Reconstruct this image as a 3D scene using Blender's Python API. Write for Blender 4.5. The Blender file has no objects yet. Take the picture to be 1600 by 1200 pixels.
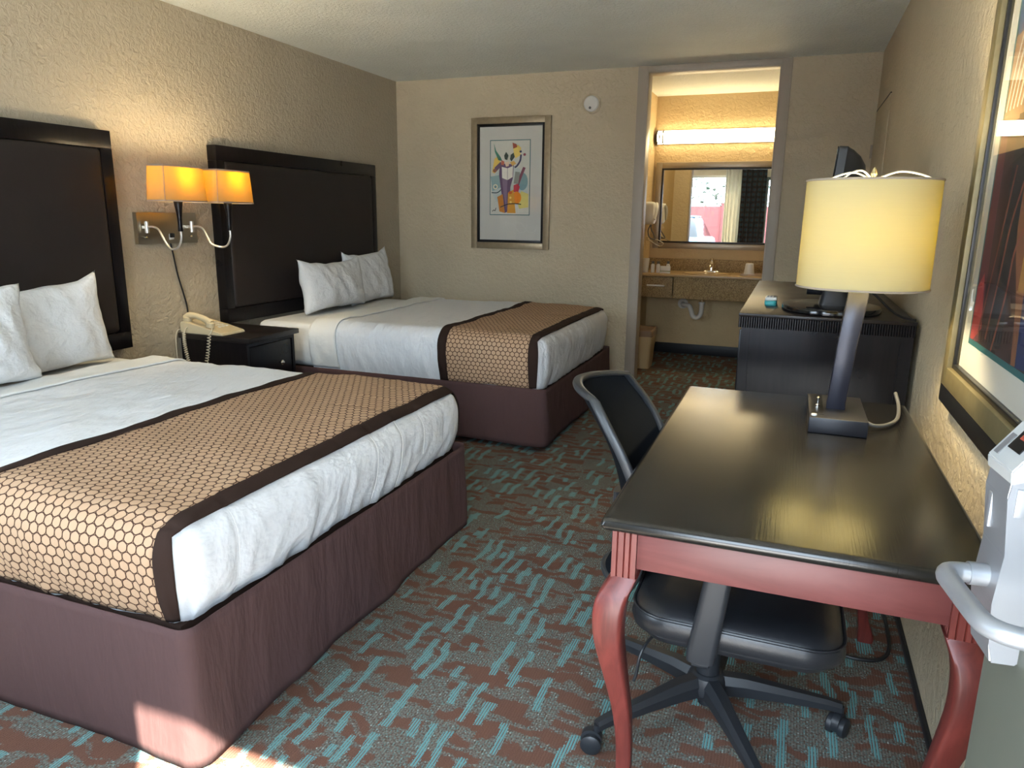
import bpy, bmesh, math, random
import numpy as np
from mathutils import Vector, Matrix, noise

random.seed(7)
scene = bpy.context.scene
COL = scene.collection

# ------------------------------------------------------------------ camera
CX, CY, CZ = 3.3391, 0.0, 1.3183
YAW, PIT, ROLL, FPX = 0.3654, 0.2281, 0.0119, 1126.993
_f = Vector((-math.sin(YAW) * math.cos(PIT), math.cos(YAW) * math.cos(PIT), -math.sin(PIT)))
_r = Vector((math.cos(YAW), math.sin(YAW), 0))
_u = _r.cross(_f)
_c, _s = math.cos(ROLL), math.sin(ROLL)
_r, _u = _c * _r + _s * _u, -_s * _r + _c * _u
cd = bpy.data.cameras.new('camera')
cd.sensor_fit = 'HORIZONTAL'
cd.sensor_width = 36
cd.lens = FPX / 1600 * 36
cd.clip_start = 0.02
cam = bpy.data.objects.new('camera', cd)
M = Matrix(((_r.x, _u.x, -_f.x, CX), (_r.y, _u.y, -_f.y, CY), (_r.z, _u.z, -_f.z, CZ), (0, 0, 0, 1)))
cam.matrix_world = M
COL.objects.link(cam)
scene.camera = cam

# ------------------------------------------------------------------ sky, sun, exposure
world = bpy.data.worlds.new('world')
scene.world = world
world.use_nodes = True
bg = world.node_tree.nodes['Background']
bg.inputs[0].default_value = (0.70, 0.85, 1.0, 1)
bg.inputs[1].default_value = 9.5
sd = bpy.data.lights.new('sun', 'SUN')
sd.energy = 36.0
sd.color = (1.0, 0.90, 0.78)
sd.angle = math.radians(0.6)
sun = bpy.data.objects.new('sun', sd)
SUN_DIR = Vector((-0.816, 1.0, -1.44)).normalized()
sun.rotation_euler = SUN_DIR.to_track_quat('-Z', 'Y').to_euler()
sun.location = (6, -6, 8)
COL.objects.link(sun)
scene.view_settings.view_transform = 'Standard'
scene.view_settings.look = 'None'
scene.view_settings.gamma = 1.0
scene.view_settings.use_curve_mapping = False
scene.view_settings.exposure = 0.86


def portal(name, loc, rot, sx, sy):
    l = bpy.data.lights.new(name, 'AREA')
    l.shape = 'RECTANGLE'
    l.size, l.size_y = sx, sy
    try:
        l.cycles.is_portal = True
    except Exception:
        l.energy = 0
    o = bpy.data.objects.new(name, l)
    o.location = loc
    o.rotation_euler = rot
    COL.objects.link(o)


# room numbers (metres)
W, D, H = 3.785, 5.84, 2.44
FY = -0.02                      # inner face of the front wall
VY, VX = 7.27, 2.0              # vanity alcove back wall and left wall
OX0, OX1, OZ = 2.18, 3.14, 2.40  # opening to the vanity
DX0, DX1, DZ = 2.79, 3.72, 2.03  # entrance door opening
WX0, WX1, WZ0, WZ1 = 0.50, 2.45, 0.72, 2.12  # window
# portals: area light faces local -Z ; turn it to face +Y
portal('door_daylight_portal', ((DX0 + DX1) / 2, FY - 0.10, DZ / 2), (math.radians(90), 0, 0), DX1 - DX0, DZ)
portal('window_daylight_portal', ((WX0 + WX1) / 2, FY - 0.14, (WZ0 + WZ1) / 2), (math.radians(90), 0, 0), WX1 - WX0, WZ1 - WZ0)


# ================================================================== materials
def srgb(r, g, b):
    def c(v):
        v /= 255.0
        return v / 12.92 if v <= 0.04045 else ((v + 0.055) / 1.055) ** 2.4
    return (c(r), c(g), c(b), 1)


class NT:
    def __init__(self, name):
        self.m = bpy.data.materials.new(name)
        self.m.use_nodes = True
        self.t = self.m.node_tree
        self.n = self.t.nodes
        self.b = self.n['Principled BSDF']
        self.out = self.n['Material Output']

    def node(self, typ, **kw):
        nd = self.n.new(typ)
        for k, v in kw.items():
            setattr(nd, k, v)
        return nd

    def link(self, a, b):
        self.t.links.new(a, b)

    def setin(self, inp, v):
        if hasattr(v, 'is_output') or isinstance(v, bpy.types.NodeSocket):
            self.link(v, inp)
        else:
            inp.default_value = v

    def math(self, op, a, b=None, c=None, clamp=False):
        nd = self.node('ShaderNodeMath', operation=op, use_clamp=clamp)
        self.setin(nd.inputs[0], a)
        if b is not None:
            self.setin(nd.inputs[1], b)
        if c is not None:
            self.setin(nd.inputs[2], c)
        return nd.outputs[0]

    def mix(self, fac, a, b):
        nd = self.node('ShaderNodeMix', data_type='RGBA')
        self.setin(nd.inputs[0], fac)
        self.setin(nd.inputs[6], a)
        self.setin(nd.inputs[7], b)
        return nd.outputs[2]

    def coord(self, kind='Object', scale=(1, 1, 1), rot=(0, 0, 0), loc=(0, 0, 0)):
        tc = self.node('ShaderNodeTexCoord')
        mp = self.node('ShaderNodeMapping')
        self.link(tc.outputs[kind], mp.inputs[0])
        mp.inputs['Scale'].default_value = scale
        mp.inputs['Rotation'].default_value = rot
        mp.inputs['Location'].default_value = loc
        return mp.outputs[0]

    def noise(self, vec, scale, detail=2, rough=0.5, dist=0.0):
        nd = self.node('ShaderNodeTexNoise')
        self.link(vec, nd.inputs['Vector'])
        nd.inputs['Scale'].default_value = scale
        nd.inputs['Detail'].default_value = detail
        nd.inputs['Roughness'].default_value = rough
        nd.inputs['Distortion'].default_value = dist
        return nd.outputs[0]

    def ramp(self, fac, stops, interp='LINEAR'):
        nd = self.node('ShaderNodeValToRGB')
        nd.color_ramp.interpolation = interp
        e = nd.color_ramp.elements
        while len(e) < len(stops):
            e.new(0.5)
        for el, (p, c) in zip(e, stops):
            el.position = p
            el.color = c if isinstance(c, tuple) else (c, c, c, 1)
        self.link(fac, nd.inputs[0])
        return nd.outputs[0]

    def bump(self, h, strength=0.3, dist=0.01):
        nd = self.node('ShaderNodeBump')
        nd.inputs['Strength'].default_value = strength
        nd.inputs['Distance'].default_value = dist
        self.link(h, nd.inputs['Height'])
        self.link(nd.outputs[0], self.b.inputs['Normal'])
        return nd


def basic(name, col, rough=0.5, metal=0.0, var=0.12, vscale=8.0, bump=0.0, bscale=60.0, bdist=0.004,
          spec=0.5, aniso=None, coat=0.0, sheen=0.0):
    """principled with a little noise variation in the colour"""
    t = NT(name)
    v = t.coord('Object', aniso or (1, 1, 1))
    n = t.noise(v, vscale, 3)
    d = tuple(c * (1 - var) for c in col[:3]) + (1,)
    l = tuple(min(1, c * (1 + var)) for c in col[:3]) + (1,)
    t.link(t.mix(n, d, l), t.b.inputs['Base Color'])
    t.b.inputs['Roughness'].default_value = rough
    t.b.inputs['Metallic'].default_value = metal
    t.b.inputs['Specular IOR Level'].default_value = spec
    t.b.inputs['Coat Weight'].default_value = coat
    t.b.inputs['Sheen Weight'].default_value = sheen
    if bump:
        t.bump(t.noise(v, bscale, 4), bump, bdist)
    return t.m


def wall_mat(name, col, bump=0.55, bscale=34):
    t = NT(name)
    v = t.coord('Object')
    n1 = t.noise(v, bscale, 5, 0.6, 0.6)
    n2 = t.noise(v, 3, 3)
    d = tuple(c * 0.90 for c in col[:3]) + (1,)
    l = tuple(c * 1.08 for c in col[:3]) + (1,)
    t.link(t.mix(n2, d, l), t.b.inputs['Base Color'])
    t.b.inputs['Roughness'].default_value = 0.62
    t.b.inputs['Specular IOR Level'].default_value = 0.3
    r = t.ramp(n1, [(0.38, 0.0), (0.62, 1.0)])
    t.bump(r, bump, 0.006)
    return t.m


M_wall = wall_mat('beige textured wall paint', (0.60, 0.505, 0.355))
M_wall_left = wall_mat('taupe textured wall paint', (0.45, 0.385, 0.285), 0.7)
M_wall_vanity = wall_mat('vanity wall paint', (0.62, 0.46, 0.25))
M_ceiling = wall_mat('sprayed ceiling paint', (0.82, 0.84, 0.78), 0.7, 48)
M_trim = basic('painted trim', (0.42, 0.36, 0.29, 1), 0.42, var=0.05)
M_base = basic('black vinyl baseboard', (0.012, 0.012, 0.014, 1), 0.5)
M_exterior = basic('stucco exterior', (0.5, 0.45, 0.38, 1), 0.8, bump=0.4)


def carpet_mat():
    t = NT('patterned carpet')
    tc = t.node('ShaderNodeTexCoord')
    sp = t.node('ShaderNodeSeparateXYZ')
    t.link(tc.outputs['Object'], sp.inputs[0])
    x, y = sp.outputs[0], sp.outputs[1]

    def vec(ax, ay, z=0.0):
        cb = t.node('ShaderNodeCombineXYZ')
        t.setin(cb.inputs[0], ax)
        t.setin(cb.inputs[1], ay)
        t.setin(cb.inputs[2], z)
        return cb.outputs[0]
    wob = t.noise(vec(x, y), 7, 2)
    wob2 = t.noise(vec(x, y, 5.0), 8, 2)
    xs = t.math('SNAP', x, 0.00375)
    ys = t.math('SNAP', y, 0.003)
    fz = t.math('MULTIPLY', t.math('SUBTRACT', t.noise(vec(x, y, 2.0), 190, 1), 0.5), 0.022)
    xw = t.math('ADD', t.math('ADD', xs, t.math('MULTIPLY', t.math('SUBTRACT', wob, 0.5), 0.06)), t.math('MULTIPLY', fz, 0.6))
    yw = t.math('ADD', t.math('ADD', ys, t.math('MULTIPLY', t.math('SUBTRACT', wob2, 0.5), 0.13)), fz)

    def strokes(a_, b_, pa, pb, prob, wa, lb, seed):
        """dashes: thin in a, long in b, one per jittered cell"""
        ia = t.math('FLOOR', t.math('DIVIDE', a_, pa))
        w1 = t.node('ShaderNodeTexWhiteNoise', noise_dimensions='2D')
        t.link(vec(ia, seed), w1.inputs['Vector'])
        bb = t.math('ADD', t.math('DIVIDE', b_, pb), t.math('MULTIPLY', w1.outputs['Value'], 7.0))
        ib = t.math('FLOOR', bb)
        w2 = t.node('ShaderNodeTexWhiteNoise', noise_dimensions='3D')
        t.link(vec(ia, ib, seed + 3.3), w2.inputs['Vector'])
        sc_ = t.node('ShaderNodeSeparateColor')
        t.link(w2.outputs['Color'], sc_.inputs[0])
        fa = t.math('SUBTRACT', t.math('FRACT', t.math('DIVIDE', a_, pa)), 0.5)
        fb = t.math('SUBTRACT', t.math('FRACT', bb), 0.5)
        fa = t.math('ABSOLUTE', t.math('ADD', fa, t.math('MULTIPLY_ADD', sc_.outputs[1], 0.3, -0.15)))
        m1 = t.math('LESS_THAN', fa, wa)
        m2 = t.math('LESS_THAN', t.math('ABSOLUTE', fb), t.math('MULTIPLY_ADD', sc_.outputs[2], lb * 0.7, lb * 0.3))
        m3 = t.math('LESS_THAN', sc_.outputs[0], prob)
        return t.math('MULTIPLY', t.math('MULTIPLY', m1, m2), m3)
    bm_ = t.math('MAXIMUM', strokes(yw, t.math('ADD', xs, fz), 0.048, 0.17, 0.78, 0.30, 0.50, 1.0), strokes(yw, xs, 0.085, 0.31, 0.5, 0.22, 0.5, 8.0))
    tm = t.math('MAXIMUM', strokes(xw, t.math('ADD', ys, fz), 0.058, 0.22, 0.62, 0.19, 0.46, 4.0), strokes(xw, ys, 0.083, 0.13, 0.30, 0.14, 0.3, 6.0))
    tm = t.math('MULTIPLY', tm, t.math('GREATER_THAN', t.math('SINE', t.math('MULTIPLY_ADD', x, 2 * math.pi / 0.0075, 0.8)), -0.55))
    # threads run along y
    thr = t.math('SINE', t.math('MULTIPLY', x, 2 * math.pi / 0.0075))
    thr01 = t.math('MULTIPLY_ADD', thr, 0.5, 0.5)
    spk = t.noise(vec(t.math('MULTIPLY', xs, 170.0), t.math('MULTIPLY', ys, 110.0)), 1.3, 1.0)
    spk2 = t.noise(vec(x, y), 420, 1.0)
    base = t.ramp(spk, [(0.30, srgb(86, 64, 55)), (0.44, srgb(102, 94, 86)), (0.56, srgb(122, 118, 110)), (0.65, srgb(92, 126, 124)), (0.76, srgb(178, 184, 178))])
    base = t.mix(t.math('MULTIPLY', thr01, 0.45), base, srgb(70, 66, 60))
    brown = t.mix(spk2, srgb(80, 56, 47), srgb(122, 88, 74))
    teal = t.mix(t.math('MULTIPLY_ADD', spk2, 0.6, t.math('MULTIPLY', thr01, 0.4)), srgb(134, 176, 174), srgb(58, 116, 122))
    c = t.mix(bm_, base, brown)
    c = t.mix(tm, c, teal)
    t.link(c, t.b.inputs['Base Color'])
    t.b.inputs['Roughness'].default_value = 0.95
    t.b.inputs['Specular IOR Level'].default_value = 0.1
    hh = t.math('ADD', t.math('MULTIPLY', thr01, 0.5), spk2)
    t.bump(hh, 0.5, 0.004)
    return t.m


M_carpet = carpet_mat()


def wood_mat(name, c1, c2, rough, axis=(1, 14, 14), coat=0.0, bump=0.08, vscale=4, spec=0.5):
    t = NT(name)
    v = t.coord('Object', axis)
    n = t.noise(v, vscale, 5, 0.6, 0.8)
    t.link(t.mix(t.ramp(n, [(0.35, 0.0), (0.65, 1.0)]), c1, c2), t.b.inputs['Base Color'])
    n2 = t.noise(t.coord('Object'), 5, 3)
    t.link(t.math('MULTIPLY_ADD', n2, 0.18, rough - 0.09), t.b.inputs['Roughness'])
    t.b.inputs['Coat Weight'].default_value = coat
    t.b.inputs['Specular IOR Level'].default_value = spec
    t.bump(n, bump, 0.003)
    return t.m


M_espresso = wood_mat('espresso wood', (0.004, 0.0035, 0.0045, 1), (0.009, 0.007, 0.008, 1), 0.30, (14, 14, 1.2), spec=0.28)
M_espresso_top = wood_mat('espresso wood top', (0.010, 0.0075, 0.0075, 1), (0.020, 0.015, 0.014, 1), 0.33, (1.2, 14, 14), spec=0.4)
def desktop_mat():
    t = NT('black painted desk top')
    g = t.noise(t.coord('Object', (220, 5, 1)), 1.0, 3, 0.6)
    w = t.noise(t.coord('Object'), 4, 3)
    t.link(t.mix(g, (0.006, 0.0055, 0.005, 1), (0.015, 0.0135, 0.011, 1)), t.b.inputs['Base Color'])
    t.link(t.math('MULTIPLY_ADD', w, 0.10, 0.19), t.b.inputs['Roughness'])
    t.b.inputs['Specular IOR Level'].default_value = 0.55
    t.bump(g, 0.16, 0.001)
    return t.m


M_desktop = desktop_mat()
M_mahog = wood_mat('mahogany stained wood', (0.085, 0.015, 0.012, 1), (0.145, 0.027, 0.021, 1), 0.40, (10, 10, 1.0), spec=0.45)
M_mahog_h = wood_mat('mahogany stained rail', (0.095, 0.024, 0.022, 1), (0.14, 0.039, 0.036, 1), 0.42, (0.8, 6, 6), spec=0.45, vscale=3)
M_leather = basic('brown headboard leather', (0.022, 0.016, 0.0145, 1), 0.55, spec=0.3, bump=0.25, bscale=300, bdist=0.001)
M_seat = basic('black seat leather', (0.012, 0.013, 0.016, 1), 0.36, bump=0.2, bscale=250, bdist=0.001)
M_plastic = basic('black plastic', (0.016, 0.018, 0.022, 1), 0.42)
M_mesh = basic('black backrest mesh', (0.006, 0.0075, 0.010, 1), 0.8, spec=0.08, bump=0.4, bscale=600, bdist=0.001)
M_gloss_black = basic('glossy black plastic', (0.006, 0.006, 0.007, 1), 0.12)
M_nickel = basic('brushed nickel', (0.42, 0.37, 0.29, 1), 0.33, 1.0, var=0.06, aniso=(1, 40, 1), vscale=10)
M_chrome = basic('chrome', (0.80, 0.79, 0.76, 1), 0.14, 1.0, var=0.03)
M_satin = basic('satin nickel arm', (0.74, 0.71, 0.66, 1), 0.36, 0.7, var=0.03)
M_steel = basic('satin aluminium', (0.27, 0.28, 0.30, 1), 0.42, 0.6, var=0.04)
M_brass = basic('pale brass', (0.75, 0.66, 0.38, 1), 0.25, 1.0, var=0.04)
M_gold = basic('antique gold frame', (0.20, 0.165, 0.085, 1), 0.45, 0.4, var=0.25, vscale=30)
M_bframe = basic('silver gilt frame', (0.36, 0.29, 0.19, 1), 0.38, 0.5, var=0.2, vscale=40)
M_black = basic('black lacquer', (0.006, 0.006, 0.007, 1), 0.35)
M_mat = basic('mat board', (0.62, 0.60, 0.55, 1), 0.85, var=0.03)
M_teal = basic('teal fillet', (0.03, 0.14, 0.15, 1), 0.6)
M_white_pl = basic('white plastic', (0.70, 0.69, 0.65, 1), 0.4, var=0.03)
M_beige_pl = basic('beige telephone plastic', (0.62, 0.51, 0.32, 1), 0.38, var=0.03)
M_cordw = basic('ivory cord', (0.6, 0.52, 0.38, 1), 0.5)
M_cordb = basic('black cord', (0.008, 0.008, 0.009, 1), 0.5)
M_cordg = basic('grey cord', (0.10, 0.10, 0.10, 1), 0.5)
M_doorpaint = basic('grey green door paint', (0.115, 0.125, 0.105, 1), 0.5, var=0.06, vscale=3, spec=0.3)
M_tan_pl = basic('tan plastic', (0.55, 0.40, 0.21, 1), 0.5, var=0.04)
M_pvc = basic('white pvc', (0.62, 0.57, 0.49, 1), 0.4)
M_dark = basic('dark screen', (0.004, 0.004, 0.005, 1), 0.1)


def cloth_mat(name, col, var=0.04, bump=0.12, bscale=700, rough=0.9, weave=(1, 1, 1), vscale=5):
    return basic(name, col, rough, var=var, bump=bump, bscale=bscale, bdist=0.0015, spec=0.2, aniso=weave, vscale=vscale, sheen=0.1)


def linen(name, col, sc=(1, 1, 1), strength=0.5):
    """cotton with soft creases"""
    t = NT(name)
    v = t.coord('Object', sc)
    a = t.noise(v, 7, 4, 0.55, 0.25)
    c = t.noise(v, 26, 3, 0.5, 0.2)
    f = t.noise(v, 700, 1)
    h = t.math('ADD', t.math('MULTIPLY', a, 1.0), t.math('MULTIPLY_ADD', c, 0.22, t.math('MULTIPLY', f, 0.02)))
    t.link(t.mix(a, tuple(k * 0.97 for k in col[:3]) + (1,), col), t.b.inputs['Base Color'])
    t.b.inputs['Roughness'].default_value = 0.9
    t.b.inputs['Specular IOR Level'].default_value = 0.15
    t.bump(h, strength, 0.03)
    return t.m


M_duvet = linen('white duvet cotton', (0.71, 0.72, 0.74, 1), (2.0, 0.8, 0.9), 0.60)
M_sheet = linen('white sheet cotton', (0.74, 0.735, 0.71, 1), (1, 1, 1), 0.3)
M_pillow = linen('white pillowcase', (0.76, 0.765, 0.775, 1), (1, 1, 1.3), 0.75)
M_skirt = linen('brown bed skirt', (0.084, 0.047, 0.045, 1), (1.3, 1.3, 0.35), 0.45)
M_border = basic('dark brown border cloth', (0.030, 0.017, 0.013, 1), 0.9, var=0.08, bump=0.2, bscale=300, bdist=0.001, spec=0.12)


def honey_mat():
    """woven honeycomb of tan ovals outlined in brown, laid out in the cloth's own UVs (metres)"""
    t = NT('honeycomb runner cloth')
    uv = t.node('ShaderNodeTexCoord').outputs['UV']
    sp = t.node('ShaderNodeSeparateXYZ')
    t.link(uv, sp.inputs[0])
    cw = 0.0285
    x = t.math('DIVIDE', sp.outputs[0], cw)
    y = t.math('DIVIDE', sp.outputs[1], cw * 1.0)
    s = 1.7320508

    def cell(ox, oy):
        # lattice period: s in x, 1 in y
        dx = t.math('SUBTRACT', t.math('WRAP', t.math('ADD', x, ox), s, 0.0), s / 2)
        dy = t.math('SUBTRACT', t.math('WRAP', t.math('ADD', y, oy), 1.0, 0.0), 0.5)
        return dx, dy

    def hexd(dx, dy):
        ax, ay = t.math('ABSOLUTE', dx), t.math('ABSOLUTE', dy)
        e = t.math('ADD', t.math('MULTIPLY', ax, 0.8660254), t.math('MULTIPLY', ay, 0.5))
        return t.math('MAXIMUM', e, ay)

    def rad(dx, dy):
        return t.math('SQRT', t.math('ADD', t.math('MULTIPLY', dx, dx), t.math('MULTIPLY', dy, dy)))
    a = cell(0, 0)
    b = cell(s / 2, 0.5)
    h = t.math('MINIMUM', hexd(*a), hexd(*b))
    r = t.math('MINIMUM', rad(*a), rad(*b))
    d = t.math('ADD', t.math('MULTIPLY', h, 0.55), t.math('MULTIPLY', r, 0.45))
    line = t.math('MULTIPLY', t.math('GREATER_THAN', d, 0.434), t.math('LESS_THAN', d, 0.518))
    fine = t.noise(t.coord('UV', (1, 6, 1)), 900, 2)
    tan = t.mix(fine, srgb(158, 126, 98), srgb(194, 162, 132))
    brown = srgb(66, 42, 30)
    t.link(t.mix(line, tan, brown), t.b.inputs['Base Color'])
    t.b.inputs['Roughness'].default_value = 0.8
    t.b.inputs['Specular IOR Level'].default_value = 0.25
    t.bump(t.math('ADD', t.math('MULTIPLY', line, -0.6), fine), 0.35, 0.0015)
    return t.m


M_honey = honey_mat()


def shade_mat(name, col, trans):
    t = NT(name)
    n = t.noise(t.coord('Object', (1, 1, 30)), 12, 2)
    c = t.mix(n, tuple(v * 0.94 for v in col[:3]) + (1,), col)
    df = t.node('ShaderNodeBsdfDiffuse')
    tr = t.node('ShaderNodeBsdfTranslucent')
    t.link(c, df.inputs[0])
    tr.inputs[0].default_value = trans
    ms = t.node('ShaderNodeMixShader')
    ms.inputs[0].default_value = 0.5
    t.link(df.outputs[0], ms.inputs[1])
    t.link(tr.outputs[0], ms.inputs[2])
    t.link(ms.outputs[0], t.out.inputs[0])
    return t.m


M_shade = shade_mat('sconce shade linen', (0.46, 0.37, 0.20, 1), (0.58, 0.375, 0.010, 1))
M_shade_desk = shade_mat('desk lamp shade linen', (0.60, 0.57, 0.36, 1), (0.25, 0.215, 0.035, 1))
M_shade_rim = shade_mat('shade rim tape', (0.60, 0.52, 0.42, 1), (0.30, 0.22, 0.12, 1))


def emit_mat(name, col, strength):
    t = NT(name)
    em = t.node('ShaderNodeEmission')
    n = t.noise(t.coord('Object'), 3, 1)
    t.link(t.mix(n, col, tuple(c * 0.98 for c in col[:3]) + (1,)), em.inputs[0])
    em.inputs[1].default_value = strength
    t.link(em.outputs[0], t.out.inputs[0])
    return t.m


M_tubelight = emit_mat('lit fluorescent diffuser', (1.0, 0.80, 0.46, 1), 11.0)


def glass_mat(name, tint=(0.97, 0.98, 0.98, 1)):
    t = NT(name)
    tp = t.node('ShaderNodeBsdfTransparent')
    tp.inputs[0].default_value = tint
    gl = t.node('ShaderNodeBsdfGlossy')
    gl.inputs['Roughness'].default_value = 0.01
    n = t.noise(t.coord('Object'), 2, 1)
    t.link(t.mix(n, (1, 1, 1, 1), (0.98, 0.98, 0.98, 1)), gl.inputs[0])
    fr = t.node('ShaderNodeFresnel')
    fr.inputs[0].default_value = 1.5
    ge = t.node('ShaderNodeNewGeometry')
    fac = t.math('MULTIPLY', fr.outputs[0], t.math('SUBTRACT', 1.0, ge.outputs['Backfacing']))
    ms = t.node('ShaderNodeMixShader')
    t.link(fac, ms.inputs[0])
    t.link(tp.outputs[0], ms.inputs[1])
    t.link(gl.outputs[0], ms.inputs[2])
    t.link(ms.outputs[0], t.out.inputs[0])
    return t.m


M_glass = glass_mat('clear glass')
_mm = NT('mirror silver')
_n = _mm.noise(_mm.coord('Object'), 2, 1)
_mm.link(_mm.mix(_n, (0.88, 0.90, 0.88, 1), (0.9, 0.91, 0.9, 1)), _mm.b.inputs['Base Color'])
_mm.b.inputs['Metallic'].default_value = 1
_mm.b.inputs['Roughness'].default_value = 0.01
M_mirror = _mm.m


def granite_mat():
    t = NT('brown granite laminate')
    v = t.coord('Object')
    n = t.noise(v, 140, 3, 0.7)
    c = t.ramp(n, [(0.3, (0.07, 0.042, 0.018, 1)), (0.46, (0.24, 0.160, 0.07, 1)), (0.6, (0.38, 0.275, 0.13, 1)), (0.75, (0.5, 0.40, 0.23, 1))])
    t.link(c, t.b.inputs['Base Color'])
    t.b.inputs['Roughness'].default_value = 0.5
    t.b.inputs['Specular IOR Level'].default_value = 0.2
    return t.m


M_granite = granite_mat()
M_counter = basic('tan solid counter', (0.42, 0.29, 0.15, 1), 0.25, var=0.12, vscale=60)


def flat(name, r, g, b, rough=0.85):
    return basic(name, srgb(r, g, b), rough, var=0.06, vscale=40)


# ================================================================== mesh helpers
def V(*a):
    return Vector(a)


def box(bm, x0, x1, y0, y1, z0, z1, bev=0.0, seg=2, mtx=None):
    vs = [bm.verts.new((x, y, z)) for x in (x0, x1) for y in (y0, y1) for z in (z0, z1)]
    idx = [(0, 1, 3, 2), (4, 6, 7, 5), (0, 4, 5, 1), (2, 3, 7, 6), (0, 2, 6, 4), (1, 5, 7, 3)]
    fs = [bm.faces.new([vs[i] for i in q]) for q in idx]
    geom = vs
    if bev > 0:
        es = list({e for f in fs for e in f.edges})
        r = bmesh.ops.bevel(bm, geom=es, offset=bev, segments=seg, profile=0.5, affect='EDGES')
        geom = list({v for f in r['faces'] for v in f.verts} | {v for v in vs if v.is_valid})
    if mtx is not None:
        bmesh.ops.transform(bm, matrix=mtx, verts=geom)
    return geom


def frames(pts):
    pts = [Vector(p) for p in pts]
    n = len(pts)
    tans = []
    for i in range(n):
        a = pts[max(0, i - 1)]
        b = pts[min(n - 1, i + 1)]
        tans.append((b - a).normalized())
    up = Vector((0, 0, 1)) if abs(tans[0].z) < 0.9 else Vector((0, 1, 0))
    nrm = tans[0].cross(up).normalized()
    out = []
    for i in range(n):
        if i:
            ax = tans[i - 1].cross(tans[i])
            if ax.length > 1e-7:
                nrm = Matrix.Rotation(tans[i - 1].angle(tans[i]), 3, ax.normalized()) @ nrm
        nrm = (nrm - tans[i] * nrm.dot(tans[i])).normalized()
        out.append((pts[i], nrm, tans[i].cross(nrm).normalized()))
    return out


def tube(bm, pts, r, n=10, caps=True, sq=1.0):
    fr = frames(pts)
    rings = []
    for i, (p, a, b) in enumerate(fr):
        rr = r[i] if isinstance(r, (list, tuple)) else r
        rings.append([bm.verts.new(p + a * (rr * math.cos(2 * math.pi * k / n)) + b * (rr * sq * math.sin(2 * math.pi * k / n))) for k in range(n)])
    for i in range(len(rings) - 1):
        for k in range(n):
            bm.faces.new((rings[i][k], rings[i][(k + 1) % n], rings[i + 1][(k + 1) % n], rings[i + 1][k]))
    if caps:
        bm.faces.new(rings[0][::-1])
        bm.faces.new(rings[-1])


def spline(pts, n=8):
    """Catmull-Rom through the points"""
    P = [Vector(p) for p in pts]
    P = [P[0] * 2 - P[1]] + P + [P[-1] * 2 - P[-2]]
    out = []
    for i in range(1, len(P) - 2):
        p0, p1, p2, p3 = P[i - 1], P[i], P[i + 1], P[i + 2]
        for k in range(n):
            t = k / n
            out.append(0.5 * ((2 * p1) + (p2 - p0) * t + (2 * p0 - 5 * p1 + 4 * p2 - p3) * t * t + (3 * p1 - p0 - 3 * p2 + p3) * t ** 3))
    out.append(P[-2])
    return out


def loft(bm, rings, closed=True, cap0=True, cap1=True):
    R = [[bm.verts.new(p) for p in ring] for ring in rings]
    m = len(R[0])
    for i in range(len(R) - 1):
        for k in range(m if closed else m - 1):
            bm.faces.new((R[i][k], R[i][(k + 1) % m], R[i + 1][(k + 1) % m], R[i + 1][k]))
    if closed and cap0:
        bm.faces.new(R[0][::-1])
    if closed and cap1:
        bm.faces.new(R[-1])
    return R


def rrect(w, d, r, n=5):
    """rounded rectangle outline, centre 0"""
    pts = []
    for cx, cy, a0 in ((w / 2 - r, d / 2 - r, 0), (-w / 2 + r, d / 2 - r, 90), (-w / 2 + r, -d / 2 + r, 180), (w / 2 - r, -d / 2 + r, 270)):
        for k in range(n + 1):
            a = math.radians(a0 + 90 * k / n)
            pts.append((cx + r * math.cos(a), cy + r * math.sin(a)))
    return pts


def sellipse(a, b, n, p=2.0):
    out = []
    for k in range(n):
        t = 2 * math.pi * k / n
        c, s = math.cos(t), math.sin(t)
        out.append((a * math.copysign(abs(c) ** (2 / p), c), b * math.copysign(abs(s) ** (2 / p), s)))
    return out


def lathe(bm, prof, c, n=24, mtx=None):
    rings = []
    for r, z in prof:
        rings.append([Vector((r * math.cos(2 * math.pi * k / n), r * math.sin(2 * math.pi * k / n), z)) for k in range(n)])
    m = Matrix.Translation(Vector(c)) @ (mtx.to_4x4() if mtx is not None else Matrix.Identity(4))
    rings = [[m @ p for p in ring] for ring in rings]
    loft(bm, rings)


def prism(bm, pts, d):
    """polygon of 3D points extruded by vector d"""
    a = [bm.verts.new(p) for p in pts]
    b = [bm.verts.new(Vector(p) + Vector(d)) for p in pts]
    n = len(pts)
    bm.faces.new(a[::-1])
    bm.faces.new(b)
    for k in range(n):
        bm.faces.new((a[k], a[(k + 1) % n], b[(k + 1) % n], b[k]))


def grid(bm, fn, nu, nv, uvfn=None, flip=False):
    vs = [[bm.verts.new(fn(i / nu, j / nv)) for j in range(nv + 1)] for i in range(nu + 1)]
    uvl = bm.loops.layers.uv.verify() if uvfn else None
    for i in range(nu):
        for j in range(nv):
            ij = [(i, j), (i + 1, j), (i + 1, j + 1), (i, j + 1)]
            if flip:
                ij = ij[::-1]
            f = bm.faces.new([vs[a][b] for a, b in ij])
            if uvfn:
                for lp, (a, b) in zip(f.loops, ij):
                    lp[uvl].uv = uvfn(a / nu, b / nv)
    return vs


ROOTLOC = {}


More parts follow.
